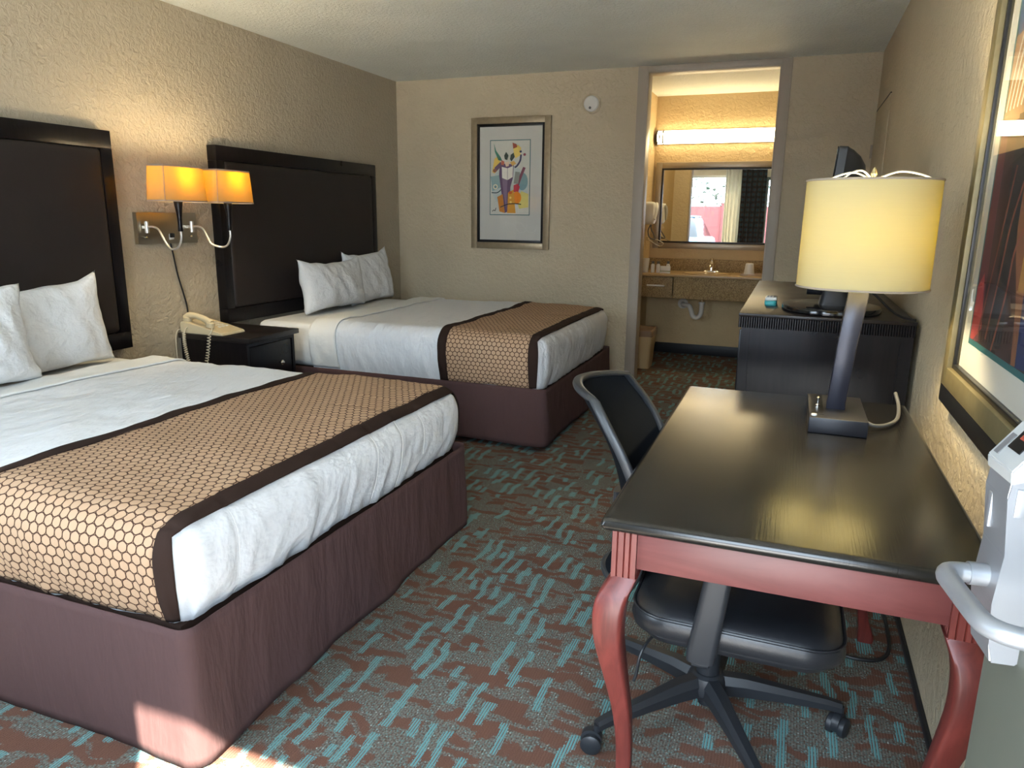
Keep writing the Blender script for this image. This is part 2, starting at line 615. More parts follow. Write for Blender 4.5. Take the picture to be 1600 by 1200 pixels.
def obj(name, bm, mat, parent=None, angle=35, smooth=True, kind=None, norm=True, label=None):
    if norm:
        bmesh.ops.recalc_face_normals(bm, faces=bm.faces[:])
    me = bpy.data.meshes.new(name)
    co = [v.co for v in bm.verts]
    lo = Vector((min(c[i] for c in co) for i in range(3)))
    hi = Vector((max(c[i] for c in co) for i in range(3)))
    ctr = Vector(((lo.x + hi.x) / 2, (lo.y + hi.y) / 2, lo.z))
    bmesh.ops.translate(bm, vec=-ctr, verts=bm.verts[:])
    bm.to_mesh(me)
    bm.free()
    if smooth:
        me.shade_smooth()
        me.set_sharp_from_angle(angle=math.radians(angle))
    for m in (mat if isinstance(mat, (list, tuple)) else [mat]):
        me.materials.append(m)
    o = bpy.data.objects.new(name, me)
    COL.objects.link(o)
    if parent is not None:
        o.parent = parent
        pl = ROOTLOC[parent.name]
        o.location = ctr - pl
    else:
        o.location = ctr
    ROOTLOC[o.name] = ctr
    if kind:
        o['kind'] = kind
    if label:
        o['label'] = label
    return o


def thing(name, label, cat, loc, group=None):
    o = bpy.data.objects.new(name, None)
    o.empty_display_size = 0.05
    COL.objects.link(o)
    o.location = loc
    ROOTLOC[o.name] = Vector(loc)
    o['label'] = label
    o['category'] = cat
    if group:
        o['group'] = group
    return o


def tag(o, label, cat, group=None):
    o['label'] = label
    o['category'] = cat
    if group:
        o['group'] = group
    return o


def struct(name, bm, mat, label, cat=None, parent=None, **k):
    o = obj(name, bm, mat, parent, **k)
    o['kind'] = 'structure'
    o['label'] = label
    o['category'] = cat or name.split('_')[0]
    return o


def B():
    return bmesh.new()


def bx(*a, **k):
    b = B()
    box(b, *a, **k)
    return b


def fbm(p, s):
    return noise.noise(Vector(p) * s)


# ================================================================== the room
struct('floor', bx(0, W, FY - 0.17, VY, -0.05, 0), M_carpet, 'teal, brown and grey patterned carpet over the whole floor', 'floor')
struct('ceiling', bx(0, W, FY - 0.17, VY, H, H + 0.1), M_ceiling, 'grey white sprayed texture ceiling', 'ceiling')
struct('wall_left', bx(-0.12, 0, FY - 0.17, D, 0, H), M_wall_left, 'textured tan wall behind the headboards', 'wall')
struct('wall_right', bx(W, W + 0.12, FY - 0.17, VY, 0, H), M_wall, 'textured beige wall beside the desk', 'wall')
b = B()
box(b, 0, OX0, D, D + 0.12, 0, H)
box(b, OX1, W, D, D + 0.12, 0, H)
box(b, OX0, OX1, D, D + 0.12, OZ, H)
struct('wall_back', b, M_wall, 'beige far wall with the picture and the vanity opening', 'wall')
b = B()
y0, y1 = FY - 0.17, FY
box(b, 0, WX0, y0, y1, 0, H)
box(b, WX0, WX1, y0, y1, 0, WZ0)
box(b, WX0, WX1, y0, y1, WZ1, H)
box(b, WX1, DX0, y0, y1, 0, H)
box(b, DX0, DX1, y0, y1, DZ, H)
box(b, DX1, W, y0, y1, 0, H)
struct('wall_front', b, M_wall, 'beige front wall with window and entrance behind the viewer', 'wall')
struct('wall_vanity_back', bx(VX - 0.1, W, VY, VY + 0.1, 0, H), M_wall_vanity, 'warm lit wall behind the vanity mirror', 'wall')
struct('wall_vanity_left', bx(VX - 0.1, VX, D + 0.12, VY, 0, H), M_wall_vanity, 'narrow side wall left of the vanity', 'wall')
# casings of the opening
b = B()
box(b, OX0 - 0.072, OX0, D - 0.014, D, 0, H, 0.004)
box(b, OX0 - 0.002, OX0 + 0.012, D - 0.014, D + 0.13, 0, OZ, 0.002)
struct('trim_1', b, M_trim, 'painted casing left of the vanity opening', 'trim')
b = B()
box(b, OX1, OX1 + 0.07, D - 0.014, D, 0, H, 0.004)
box(b, OX1 - 0.012, OX1 + 0.002, D - 0.014, D + 0.13, 0, OZ, 0.002)
struct('trim_2', b, M_trim, 'painted casing right of the vanity opening', 'trim')
b = B()
box(b, OX0, OX1, D - 0.014, D, OZ, H - 0.002, 0.004)
box(b, OX0 + 0.012, OX1 - 0.012, D - 0.014, D + 0.13, OZ - 0.012, OZ + 0.002, 0.002)
struct('trim_3', b, M_trim, 'painted head casing over the vanity opening', 'trim')
struct('baseboard_right', bx(W - 0.012, W, FY, D, 0, 0.022, 0.002), M_base, 'thin black strip along the foot of the right wall', 'baseboard')
b = B()
box(b, 0, OX0 - 0.072, D - 0.012, D, 0, 0.05, 0.002)
box(b, OX1 + 0.07, W, D - 0.012, D, 0, 0.05, 0.002)
struct('baseboard_back', b, M_base, 'black baseboard under the far wall', 'baseboard')
b = B()
box(b, VX, W, VY - 0.012, VY, 0, 0.10, 0.003)
box(b, VX, VX + 0.012, D + 0.12, VY, 0, 0.10, 0.003)
struct('baseboard_vanity', b, M_base, 'tall black baseboard under the vanity', 'baseboard')
struct('baseboard_left', bx(0, 0.012, FY, D, 0, 0.08, 0.003), M_base, 'black baseboard below the headboards', 'baseboard')

# ---- connecting door in the right wall, near the far corner
dr = thing('door_2', 'beige connecting door in the right wall by the far corner', 'door', (W, 5.37, 0))
dr['kind'] = 'structure'
obj('door_leaf', bx(W - 0.006, W + 0.02, 4.96, 5.775, 0.015, 2.045, 0.002), M_wall, dr)
obj('door_gap', bx(W - 0.0075, W, 4.96, 5.775, 2.045, 2.051), M_base, dr, label='thin dark gap above the door')
for z in (0.25, 1.0, 1.74):
    b = B()
    tube(b, [(W - 0.012, 5.782, z), (W - 0.012, 5.782, z + 0.09)], 0.007, 10)
    box(b, W - 0.008, W - 0.004, 5.755, 5.782, z, z + 0.09)
    obj('hinge', b, M_trim, dr)

# ---- entrance door (open, hinged at the right)
EX, EY, KD = 3.589, 0.90, 0.12
ddir = Vector((KD, -1, 0)).normalized()     # from the free edge to the hinge
dnor = Vector((-1, -KD, 0)).normalized()    # outside face normal (faces the room now)
DM = Matrix(((ddir.x, dnor.x, 0, EX), (ddir.y, dnor.y, 0, EY), (0, 0, 1, 0), (0, 0, 0, 1)))  # local: s, d, z
door = thing('door_1', 'open grey green entrance door with a metal card lock', 'door', (EX, EY, 0))
door['kind'] = 'structure'


def dbox(*a, **k):
    b = B()
    box(b, *a, mtx=DM, **k)
    return b


obj('door_leaf', dbox(0, 0.90, -0.045, 0, 0.012, 2.02, 0.002), M_doorpaint, door)
lk = None
b = B()
# side outline of the lock in (d, z), extruded along s
s0, s1 = 0.022, 0.080
prof = [(0.0, 0.862), (0.026, 0.862), (0.030, 0.885), (0.034, 0.93), (0.030, 0.985), (0.036, 1.045), (0.034, 1.075), (0.0, 1.115)]
prism(b, [DM @ Vector((s0, d, z)) for d, z in prof], (DM.to_3x3() @ Vector((s1 - s0, 0, 0))))
bmesh.ops.bevel(b, geom=b.edges[:], offset=0.002, segments=2, affect='EDGES')
lock = obj('lock_housing', b, M_steel, door, label='satin metal card lock housing')
# sloped reader head on top
b = B()
prof = [(0.0, 1.075), (0.036, 1.062), (0.038, 1.076), (0.004, 1.124), (0.0, 1.124)]
prism(b, [DM @ Vector((s0 - 0.003, d, z)) for d, z in prof], (DM.to_3x3() @ Vector((s1 - s0 + 0.006, 0, 0))))
bmesh.ops.bevel(b, geom=b.edges[:], offset=0.0015, segments=2, affect='EDGES')
obj('card_reader', b, basic('grey reader plastic', (0.34, 0.35, 0.35, 1), 0.45), lock, label='pale sloped card reader head')
sl = Vector((0, -(1.124 - 1.076), -(0.034))).normalized()
nrm = Vector((0, 0.048, 0.034)).normalized()


def onslope(s, t, h):  # t 0..1 from the lower front edge upwards
    return DM @ (Vector((s, 0.038, 1.076)).lerp(Vector((s, 0.004, 1.124)), t) + nrm * h)


def slope_plate(sa, sb, ta, tb, h0, h1):
    b = B()
    a = [onslope(sa, ta, h0), onslope(sb, ta, h0), onslope(sb, tb, h0), onslope(sa, tb, h0)]
    prism(b, a, onslope(sa, ta, h1) - onslope(sa, ta, h0))
    return b


obj('indicator_window', slope_plate(0.040, 0.068, 0.30, 0.72, -0.001, 0.0012), M_dark, lock)
obj('indicator_light', slope_plate(0.047, 0.062, 0.52, 0.64, 0.0, 0.0016), basic('red indicator', (0.25, 0.03, 0.02, 1), 0.4), lock, label='small red indicator')
obj('card_slot', slope_plate(0.026, 0.036, 0.1, 0.55, -0.001, 0.001), basic('grey slot', (0.12, 0.12, 0.125, 1), 0.5), lock)
obj('battery_cover', dbox(0.0795, 0.0815, 0.010, 0.029, 1.028, 1.058, 0.0008), M_steel, lock)
obj('key_cover', dbox(0.032, 0.042, 0.030, 0.036, 1.0, 1.04, 0.002), M_steel, lock)
b = B()
lp = [(0.052, 0.028, 0.950), (0.052, 0.050, 0.950), (0.052, 0.060, 0.950), (0.056, 0.070, 0.950), (0.066, 0.074, 0.949), (0.085, 0.073, 0.948), (0.12, 0.071, 0.947), (0.150, 0.069, 0.947), (0.165, 0.062, 0.947), (0.175, 0.046, 0.947), (0.180, 0.012, 0.947)]
tube(b, spline([DM @ Vector(p) for p in lp], 5), 0.0105, 16)
obj('lever_handle', b, M_steel, door, label='tubular metal lever handle')
b = B()
tube(b, [DM @ Vector((0.052, 0.030, 0.95)), DM @ Vector((0.052, 0.050, 0.95))], 0.0125, 20)
obj('lever_boss', b, M_steel, lock)
for z in (0.25, 1.0, 1.78):
    b = B()
    tube(b, [DM @ Vector((0.908, -0.045, z)), DM @ Vector((0.908, -0.045, z + 0.1))], 0.008, 10)
    obj('hinge', b, M_steel, door)
# frame of the entrance
b = B()
box(b, DX0 - 0.05, DX0, FY - 0.18, FY + 0.012, 0, DZ + 0.05, 0.004)
box(b, DX1, min(W, DX1 + 0.05), FY - 0.18, FY + 0.012, 0, DZ + 0.05, 0.004)
box(b, DX0, DX1, FY - 0.18, FY + 0.012, DZ, DZ + 0.05, 0.004)
struct('trim_4', b, M_doorpaint, 'steel frame around the entrance behind the viewer', 'trim')

# ---- window behind the viewer (seen in the mirror)
win = thing('window_1', 'wide front window behind the viewer, seen in the mirror', 'window', ((WX0 + WX1) / 2, FY - 0.09, WZ0))
win['kind'] = 'structure'
b = B()
fw = 0.045
for a in ((WX0, WX0 + fw, WZ0, WZ1), (WX1 - fw, WX1, WZ0, WZ1), (WX0, WX1, WZ0, WZ0 + fw), (WX0, WX1, WZ1 - fw, WZ1), (1.0, 1.04, WZ0, WZ1)):
    box(b, a[0], a[1], FY - 0.13, FY - 0.07, a[2], a[3], 0.003)
obj('window_frame', b, M_white_pl, win)
obj('window_pane', bx(WX0 + fw, 1.0, FY - 0.104, FY - 0.098, WZ0 + fw, WZ1 - fw), M_glass, win)
obj('window_pane', bx(1.04, WX1 - fw, FY - 0.104, FY - 0.098, WZ0 + fw, WZ1 - fw), M_glass, win)
obj('window_sill', bx(WX0 - 0.03, WX1 + 0.03, FY - 0.07, FY + 0.03, WZ0 - 0.03, WZ0, 0.004), M_trim, win)


def curtain(name, label, x0, x1, y, amp, nfold, mat, z0=0.12, z1=2.27, thick=0.003):
    b = B()
    def fn(u, v):
        x = x0 + (x1 - x0) * u
        a = amp * (0.6 + 0.4 * (1 - v))
        return Vector((x + 0.01 * math.sin(7 * u + 3 * v), y + a * math.sin(2 * math.pi * nfold * u + 0.6 * math.sin(3 * v)), z0 + (z1 - z0) * v))
    n = nfold * 10
    grid(b, fn, n, 12)
    grid(b, lambda u, v: fn(u, v) + Vector((0, -thick, 0)), n, 12)
    o = obj(name, b, mat, norm=False, angle=180)
    return tag(o, label, 'curtain')


t = NT('dotted dark curtain cloth')
_vo = t.node('ShaderNodeTexVoronoi')
t.link(t.coord('Object', (11, 0.01, 11)), _vo.inputs['Vector'])
_vo.inputs['Scale'].default_value = 1.0
_vo.inputs['Randomness'].default_value = 0.15
_rg = t.ramp(_vo.outputs['Distance'], [(0.0, srgb(38, 52, 60)), (0.28, srgb(46, 66, 72)), (0.33, srgb(24, 20, 20)), (0.40, srgb(70, 52, 38)), (0.46, srgb(24, 20, 20))])
t.link(_rg, t.b.inputs['Base Color'])
t.b.inputs['Roughness'].default_value = 0.9
curtain('drape', 'dark dotted drape beside the entrance, seen in the mirror', 2.31, 2.76, FY + 0.10, 0.035, 5, t.m)
t2 = NT('cream sheer cloth')
_d = t2.node('ShaderNodeBsdfDiffuse')
_t = t2.node('ShaderNodeBsdfTranslucent')
_nn = t2.noise(t2.coord('Object', (40, 1, 1)), 6, 2)
t2.link(t2.mix(_nn, (0.6, 0.56, 0.46, 1), (0.7, 0.66, 0.56, 1)), _d.inputs[0])
_t.inputs[0].default_value = (0.45, 0.42, 0.34, 1)
_ms = t2.node('ShaderNodeMixShader')
_ms.inputs[0].default_value = 0.4
t2.link(_d.outputs[0], _ms.inputs[1])
t2.link(_t.outputs[0], _ms.inputs[2])
t2.link(_ms.outputs[0], t2.out.inputs[0])
curtain('sheer_curtain', 'gathered cream sheer curtain at the window, seen in the mirror', 2.02, 2.33, FY + 0.055, 0.018, 5, t2.m)
curtain('drape', 'unseen dark dotted drape at the headboard end, drawn wide to cut daylight', 0.22, 0.98, FY + 0.10, 0.035, 8, t.m)  # out of view; widened to cut daylight on the near left wall and bed
b = B()
box(b, 0.15, 2.80, FY + 0.03, FY + 0.12, 2.27, 2.295, 0.004)
tag(obj('curtain_rail', b, M_white_pl), 'white curtain rail above the front window', 'rail')

# ================================================================== beds
HB_T = 0.07


def headboard(y0, y1, z0, z1, label):
    h = thing('headboard', label, 'headboard', (HB_T / 2, (y0 + y1) / 2, z0), 'wall mounted headboards')
    wv, wh = 0.066, 0.088
    obj('frame_rail', bx(0.001, HB_T, y0, y1, z1 - wh, z1, 0.003), M_espresso, h)
    obj('frame_rail', bx(0.001, HB_T, y0, y1, z0, z0 + wh, 0.003), M_espresso, h)
    obj('frame_stile', bx(0.001, HB_T, y0, y0 + wv, z0 + wh, z1 - wh, 0.003), M_espresso, h)
    obj('frame_stile', bx(0.001, HB_T, y1 - wv, y1, z0 + wh, z1 - wh, 0.003), M_espresso, h)
    b = B()
    ya, yb, za, zb = y0 + wv, y1 - wv, z0 + wh, z1 - wh
    rings = []
    for x, ins in ((0.01, 0.0), (0.055, 0.0), (0.066, 0.003), (0.074, 0.012), (0.078, 0.028), (0.079, 0.06)):
        rings.append([Vector((x, (ya + yb) / 2 + p, (za + zb) / 2 + q)) for p, q in rrect(yb - ya - 2 * ins, zb - za - 2 * ins, 0.02)])
    loft(b, rings)
    obj('upholstered_panel', b, M_leather, h, angle=60)
    return h


headboard(1.05, 2.838, 0.611, 1.715, 'dark framed brown leather headboard of the nearer bed')
headboard(3.560, 5.350, 0.645, 1.715, 'dark framed brown leather headboard of the bed by the far wall')


class Bed:
    pass


def make_bed(y0, y1, zt, x_duv, x_fold, label, runner_label, seed, rx0=1.37, rx1=2.075, hem=0.006):
    X1 = 2.10
    R = 0.095
    ZB = 0.355
    bed = thing('queen_bed', label, 'bed', (1.1, (y0 + y1) / 2, 0), 'queen beds')
    obj('box_spring', bx(0.10, 2.06, y0 + 0.03, y1 - 0.03, 0.06, 0.36, 0.02), M_border, bed)
    for fx in (0.2, 1.95):
        for fy in (y0 + 0.12, y1 - 0.12):
            obj('bed_foot', bx(fx - 0.02, fx + 0.02, fy - 0.02, fy + 0.02, 0, 0.06, 0.003), M_base, bed)
    obj('mattress', bx(0.095, 2.06, y0 + 0.03, y1 - 0.03, 0.36, zt - 0.022, 0.05, 4), M_sheet, bed, angle=60)

    def surf(p, off=0.0):
        """pre-box point -> point on the soft bedding surface"""
        x, y, z = p
        c = Vector((min(x, X1 - R), min(max(y, y0 + R), y1 - R), min(z, zt - R)))
        d = Vector((x, y, z)) - c
        n = d.normalized() if d.length > 1e-9 else Vector((0, 0, 1))
        # barrel: lower part of the drop tucks in
        low = max(0.0, (zt - R - z) / (zt - R - ZB))
        tuck = 0.040 * low ** 2.0
        q = Vector((x * 1.0, y + seed, z))
        disp = 0.010 * fbm(q, 2.3) + 0.006 * fbm(q, 6.0) + 0.0022 * fbm(q, 17.0)
        side = 1.0 - abs(n.z)
        # drop wrinkles: high frequency along the edge, stretched in z
        w = Vector((x * 15, (y + seed) * 15, z * 3.0))
        ridge = (1 - abs(noise.noise(Vector((x * 11 + z * 2.5, (y + seed) * 11 - z * 3.0, z * 2.2))))) ** 4
        disp += 0.0050 * side * noise.noise(w) + 0.0075 * side * ridge * min(1.0, 0.35 + low) + 0.004 * side * noise.noise(Vector(((x + y + seed) * 9 + z * 7, z * 6, 4.0)))
        # creases on the top
        disp += 0.0036 * (1 - side) * (1 - abs(noise.noise(Vector((x * 9 + y * 2, (y + seed) * 2.4, 1.0))))) ** 4
        # quilting
        for k in range(-1, 12):
            g = y - (1.331 - 1.127 + y0 + 0.165 * k)
            if abs(g) < 0.03 and (x > 1.8):
                disp -= 0.0035 * math.exp(-(g / 0.006) ** 2)
        edge = max(abs(n.x), abs(n.y))
        puff = 0.004 * math.sin(min(1, max(0, (x - 0.5) / 1.5)) * math.pi)
        pos = c + n * (R + off + disp + puff * (1 - edge))
        h = Vector((n.x, n.y, 0))
        pos -= h * tuck
        # hem waves
        if z < ZB + 0.02:
            pos.z += 0.008 * noise.noise(Vector((x * 5, (y + seed) * 5, 0)))
        return pos

    # duvet mesh
    st = 0.0125
    def lin(a, c, s):
        n = max(2, int(round((c - a) / s)))
        return [a + (c - a) * i / n for i in range(n + 1)]
    xs = lin(x_duv, X1, st)
    ys = lin(y0, y1, st)
    zs = lin(ZB, zt, st)
    b = B()
    def sheet(rows):
        vs = [[b.verts.new(surf(p)) for p in r] for r in rows]
        for i in range(len(vs) - 1):
            for j in range(len(vs[0]) - 1):
                b.faces.new((vs[i][j], vs[i + 1][j], vs[i + 1][j + 1], vs[i][j + 1]))
    sheet([[(x, y, zt) for y in ys] for x in xs])
    sheet([[(x, y0, z) for z in zs] for x in xs])
    sheet([[(x, y1, z) for z in zs] for x in xs])
    sheet([[(X1, y, z) for z in zs] for y in ys])
    bmesh.ops.remove_doubles(b, verts=b.verts[:], dist=1e-4)
    obj('duvet', b, M_duvet, bed, angle=180)

    # stitched seams over the foot
    for k in range(0, 9):
        y = y0 + 0.204 + 0.165 * k
        if y > y1 - 0.08:
            break
        b = B()
        pp = [(x, y, zt) for x in lin(X1 - 0.14, X1, 0.02)] + [(X1, y, z) for z in reversed(lin(ZB + 0.004, zt, 0.02)[:-1])]
        tube(b, [surf(p, 0.0006) for p in pp], 0.0014, 5)
        obj('quilt_seam', b, M_sheet, bed)

    # generic band over the bed from x=a to c, following the surface
    def band(name, a, c, off, zlow, mat, parent, nx, uv=False, thick=0.004):
        prof = [(y0, z) for z in lin(zlow, zt, st)] + [(y, zt) for y in lin(y0, y1, st)[1:-1]] + [(y1, z) for z in reversed(lin(zlow, zt, st))]
        mid = len(prof) // 2
        pts = []
        L = []
        for i in range(nx + 1):
            x = a + (c - a) * i / nx
            row = [surf((x, y, z), off) for y, z in prof]
            pts.append(row)
        acc = [0.0]
        for k in range(1, len(prof)):
            acc.append(acc[-1] + (pts[nx // 2][k] - pts[nx // 2][k - 1]).length)
        b = B()
        uvl = b.loops.layers.uv.verify()
        vs = [[b.verts.new(p) for p in row] for row in pts]
        for i in range(nx):
            for j in range(len(prof) - 1):
                ij = [(i, j), (i + 1, j), (i + 1, j + 1), (i, j + 1)]
                f = b.faces.new([vs[p][q] for p, q in ij])
                for lp_, (p, q) in zip(f.loops, ij):
                    lp_[uvl].uv = (acc[q], a + (c - a) * p / nx)
        o = obj(name, b, mat, parent, angle=180)
        sm = o.modifiers.new('thickness', 'SOLIDIFY')
        sm.thickness = thick
        sm.offset = 0
        return o

    band('turned_down_sheet', x_duv + 0.004, x_fold, 0.007, ZB + 0.02, M_sheet, bed, 14, thick=0.008)

    # skirt: path round three sides
    b = B()
    path = []
    xa, xb, ya, yb = 0.10, 2.102, y0 + 0.004, y1 - 0.004
    for x in lin(xa, xb - 0.03, 0.012):
        path.append((Vector((x, ya, 0)), Vector((0, -1, 0))))
    for k in range(1, 6):
        a = math.radians(-90 + 15 * k)
        path.append((Vector((xb - 0.03 + 0.03 * math.cos(a), ya + 0.03 + 0.03 * math.sin(a), 0)), Vector((math.cos(a), math.sin(a), 0))))
    for y in lin(ya + 0.03, yb - 0.03, 0.012):
        path.append((Vector((xb, y, 0)), Vector((1, 0, 0))))
    for k in range(1, 6):
        a = math.radians(15 * k)
        path.append((Vector((xb - 0.03 + 0.03 * math.cos(a), yb - 0.03 + 0.03 * math.sin(a), 0)), Vector((math.cos(a), math.sin(a), 0))))
    for x in reversed(lin(xa, xb - 0.03, 0.012)):
        path.append((Vector((x, yb, 0)), Vector((0, 1, 0))))
    rows = []
    nz = 14
    for i, (p, n) in enumerate(path):
        col = []
        for k in range(nz + 1):
            v = k / nz
            z = hem + (0.370 - hem) * v
            s = i * 0.012
            wob = (0.016 + 0.014 * max(0, n.x)) * (1 - v) ** 1.2 * noise.noise(Vector((s * 4.0 + z * 2.5, z * 2, seed * 3))) + 0.003 * noise.noise(Vector((s * 13, z * 5, seed)))
            crn = 0.012 * (1 - v) * math.exp(-((p.x - xb) ** 2 + (p.y - ya) ** 2) / 0.02)
            q = p + n * (wob + 0.006 * (1 - v) + crn)
            col.append(Vector((q.x, q.y, z + 0.006 * (1 - v) * noise.noise(Vector((s * 3, 0, seed))))))
        rows.append(col)
    vs = [[b.verts.new(p) for p in r] for r in rows]
    for i in range(len(vs) - 1):
        for j in range(nz):
            b.faces.new((vs[i][j], vs[i + 1][j], vs[i + 1][j + 1], vs[i][j + 1]))
    sk = obj('bed_skirt', b, M_skirt, bed, angle=180)
    sm = sk.modifiers.new('thickness', 'SOLIDIFY')
    sm.thickness = 0.003
    sm.offset = 1

    # runner
    run = thing('bed_runner', runner_label, 'bed runner', ((rx0 + rx1) / 2, (y0 + y1) / 2, zt), 'bed runners')
    bw = 0.056
    zl = ZB + 0.012
    band('runner_panel', rx0 + bw, rx1 - bw, 0.0085, zl + 0.002, M_honey, run, 40)
    band('runner_border', rx0, rx0 + bw, 0.0095, zl, M_border, run, 6)
    band('runner_border', rx1 - bw, rx1, 0.0095, zl, M_border, run, 8)
    return bed


make_bed(1.127, 2.695, 0.622, 0.44, 0.62, 'nearer queen bed, white quilted duvet over a brown skirt',
         'tan honeycomb runner with dark brown edges across the nearer bed', 0.0, 1.36, 2.085)
make_bed(3.745, 5.310, 0.662, 0.53, 0.735, 'queen bed beside the far wall, white duvet over a brown skirt',
         'tan honeycomb runner with dark brown edges across the bed by the far wall', 5.3, 1.44, 2.06, 0.035)


def pillow(label, c, w, h, T, tilt, yaw=0.0, roll=0.0, seed=0.0, ears=1.0):
    """w along y, h up, T half thickness; tilt leans the top towards the headboard"""
    n = 44
    mtx = Matrix.Translation(Vector(c)) @ Matrix.Rotation(yaw, 4, 'Z') @ Matrix.Rotation(-tilt, 4, 'Y') @ Matrix.Rotation(roll, 4, 'X')
    b = B()

    def pt(u, v, sgn):
        pin_y = 1 - 0.085 * (1 - v * v) ** 0.8
        pin_z = 1 - 0.10 * (1 - u * u) ** 0.8
        yy = w / 2 * u * pin_y
        zz = h / 2 * v * pin_z
        ear = max(0.0, abs(u) - 0.72) / 0.28 * max(0.0, v - 0.6) / 0.4
        zz += ears * 0.035 * ear
        fu = max(0.0, 1 - abs(u) ** 2.6)
        fv = max(0.0, 1 - abs(v) ** 2.6)
        t = T * (fu * fv) ** 0.42
        t *= 1 + 0.12 * (-v)
        q = Vector((yy * 1.0 + seed, zz, sgn * 0.3))
        e = 1 - min(1.0, (fu * fv) ** 0.5)
        wr = 0.016 * noise.noise(q * 5) + 0.010 * noise.noise(Vector(((yy + seed) * 14 + zz * 8, zz * 5 - yy * 4, 2.0)))
        wr += 0.010 * e * noise.noise(Vector(((yy + seed) * 20, zz * 20, sgn)))
        if fu * fv <= 0:
            wr *= 0.3 if sgn > 0 else 0.3
            sgn_t = 0
        else:
            sgn_t = sgn
        rim = 0.008 * noise.noise(Vector(((yy + seed) * 9, zz * 9, 7.0))) * e
        return mtx @ Vector((sgn_t * (t + wr * min(1, t / 0.03)) + rim * 1.5, yy + rim, zz + rim))
    for sgn in (1, -1):
        grid(b, lambda a, c_: pt(2 * a - 1, 2 * c_ - 1, sgn), n, n)
    bmesh.ops.remove_doubles(b, verts=b.verts[:], dist=2e-4)
    o = obj('pillow', b, M_pillow, angle=180)
    return tag(o, label, 'pillow', 'white bed pillows')


pillow('white pillow on the nearer bed, leaning on the headboard nearest the nightstand', (0.225, 2.215, 0.797), 0.70, 0.41, 0.085, 0.10, 0.0, 0.05, 1.0, 0.7)
pillow('white pillow on the nearer bed, cut off by the left edge of the picture', (0.43, 1.70, 0.83), 0.70, 0.40, 0.095, 0.16, 0.05, -0.01, 4.0, 0.1)
pillow('plump white pillow on the far bed, nearest the nightstand', (0.265, 4.415, 0.826), 0.74, 0.35, 0.09, 0.16, 0.0, 0.0, 8.0, 0.7)
pillow('white pillow on the far bed, nearest the far wall', (0.185, 5.01, 0.833), 0.64, 0.40, 0.08, 0.15, 0.0, 0.03, 12.0, 0.8)

# ================================================================== nightstand and telephone
NZ = 0.632
ns = thing('nightstand', 'dark espresso nightstand with one drawer between the beds', 'nightstand', (0.27, 3.425, 0))
obj('top', bx(0.014, 0.53, 3.20, 3.65, NZ - 0.03, NZ, 0.004), M_espresso_top, ns)
b = B()
box(b, 0.02, 0.50, 3.215, 3.235, 0.03, NZ - 0.03)
box(b, 0.02, 0.50, 3.615, 3.635, 0.03, NZ - 0.03)
box(b, 0.02, 0.035, 3.235, 3.615, 0.03, NZ - 0.03)
box(b, 0.02, 0.49, 3.235, 3.615, 0.30, 0.32)
box(b, 0.02, 0.49, 3.235, 3.615, 0.05, 0.07)
box(b, 0.48, 0.50, 3.235, 3.615, NZ - 0.055, NZ - 0.03)
obj('body', b, M_espresso, ns)
dw = obj('drawer', bx(0.10, 0.496, 3.242, 3.608, 0.335, NZ - 0.06, 0.003), M_espresso, ns)
b = B()
lathe(b, [(0.006, 0), (0.006, 0.012), (0.014, 0.018), (0.016, 0.026), (0.010, 0.033), (0.0005, 0.035)], (0.496, 3.49, 0.445), 16, Matrix.Rotation(math.radians(90), 3, 'Y'))
obj('knob', b, M_chrome, dw, label='round silver knob')
for fx in (0.04, 0.47):
    for fy in (3.225, 3.625):
        obj('foot', bx(fx - 0.018, fx + 0.018, fy - 0.015, fy + 0.015, 0, 0.03, 0.002), M_espresso, ns)

ph = thing('telephone', 'beige desk telephone with coiled cord on the nightstand', 'telephone', (0.18, 3.31, NZ))
b = B()
prof = [(0.02, 0.0), (0.02, 0.062), (0.045, 0.070), (0.20, 0.040), (0.325, 0.014), (0.335, 0.0)]
prism(b, [Vector((x, 3.215, NZ + z)) for x, z in prof], (0, 0.19, 0))
bmesh.ops.bevel(b, geom=b.edges[:], offset=0.005, segments=3, affect='EDGES')
obj('base', b, M_beige_pl, ph)
b = B()
hp = [(0.045, 3.245, NZ + 0.082), (0.07, 3.245, NZ + 0.100), (0.12, 3.245, NZ + 0.100), (0.18, 3.245, NZ + 0.086), (0.23, 3.245, NZ + 0.060)]
tube(b, spline(hp, 6), [0.020 - 0.006 * math.sin(math.pi * k / 24) for k in range(25)], 12, sq=1.25)
for (x, z) in ((0.055, NZ + 0.074), (0.222, NZ + 0.052)):
    lathe(b, [(0.022, -0.012), (0.026, 0.0), (0.024, 0.016), (0.012, 0.024)], (x, 3.245, z), 18, Matrix.Rotation(0.2, 3, 'Y'))
obj('handset', b, M_beige_pl, ph)
b = B()
for i in range(4):
    for j in range(3):
        x = 0.135 + 0.03 * i
        z = NZ + 0.0525 - (x - 0.135) * 0.2
        box(b, x - 0.009, x + 0.009, 3.31 + 0.028 * j - 0.009, 3.31 + 0.028 * j + 0.009, z - 0.004, z + 0.003, 0.002)
obj('keypad', b, M_white_pl, ph)


def coil(bm, path, rad, turns, wire):
    pts = spline(path, 24)
    fr = frames(pts)
    n = len(fr)
    out = []
    tot = turns * 10
    for k in range(tot + 1):
        s = k / tot * (n - 1)
        i = min(n - 2, int(s))
        f = s - i
        p = fr[i][0].lerp(fr[i + 1][0], f)
        a = 2 * math.pi * turns * k / tot
        out.append(p + fr[i][1] * rad * math.cos(a) + fr[i][2] * rad * math.sin(a))
    tube(bm, out, wire, 6)


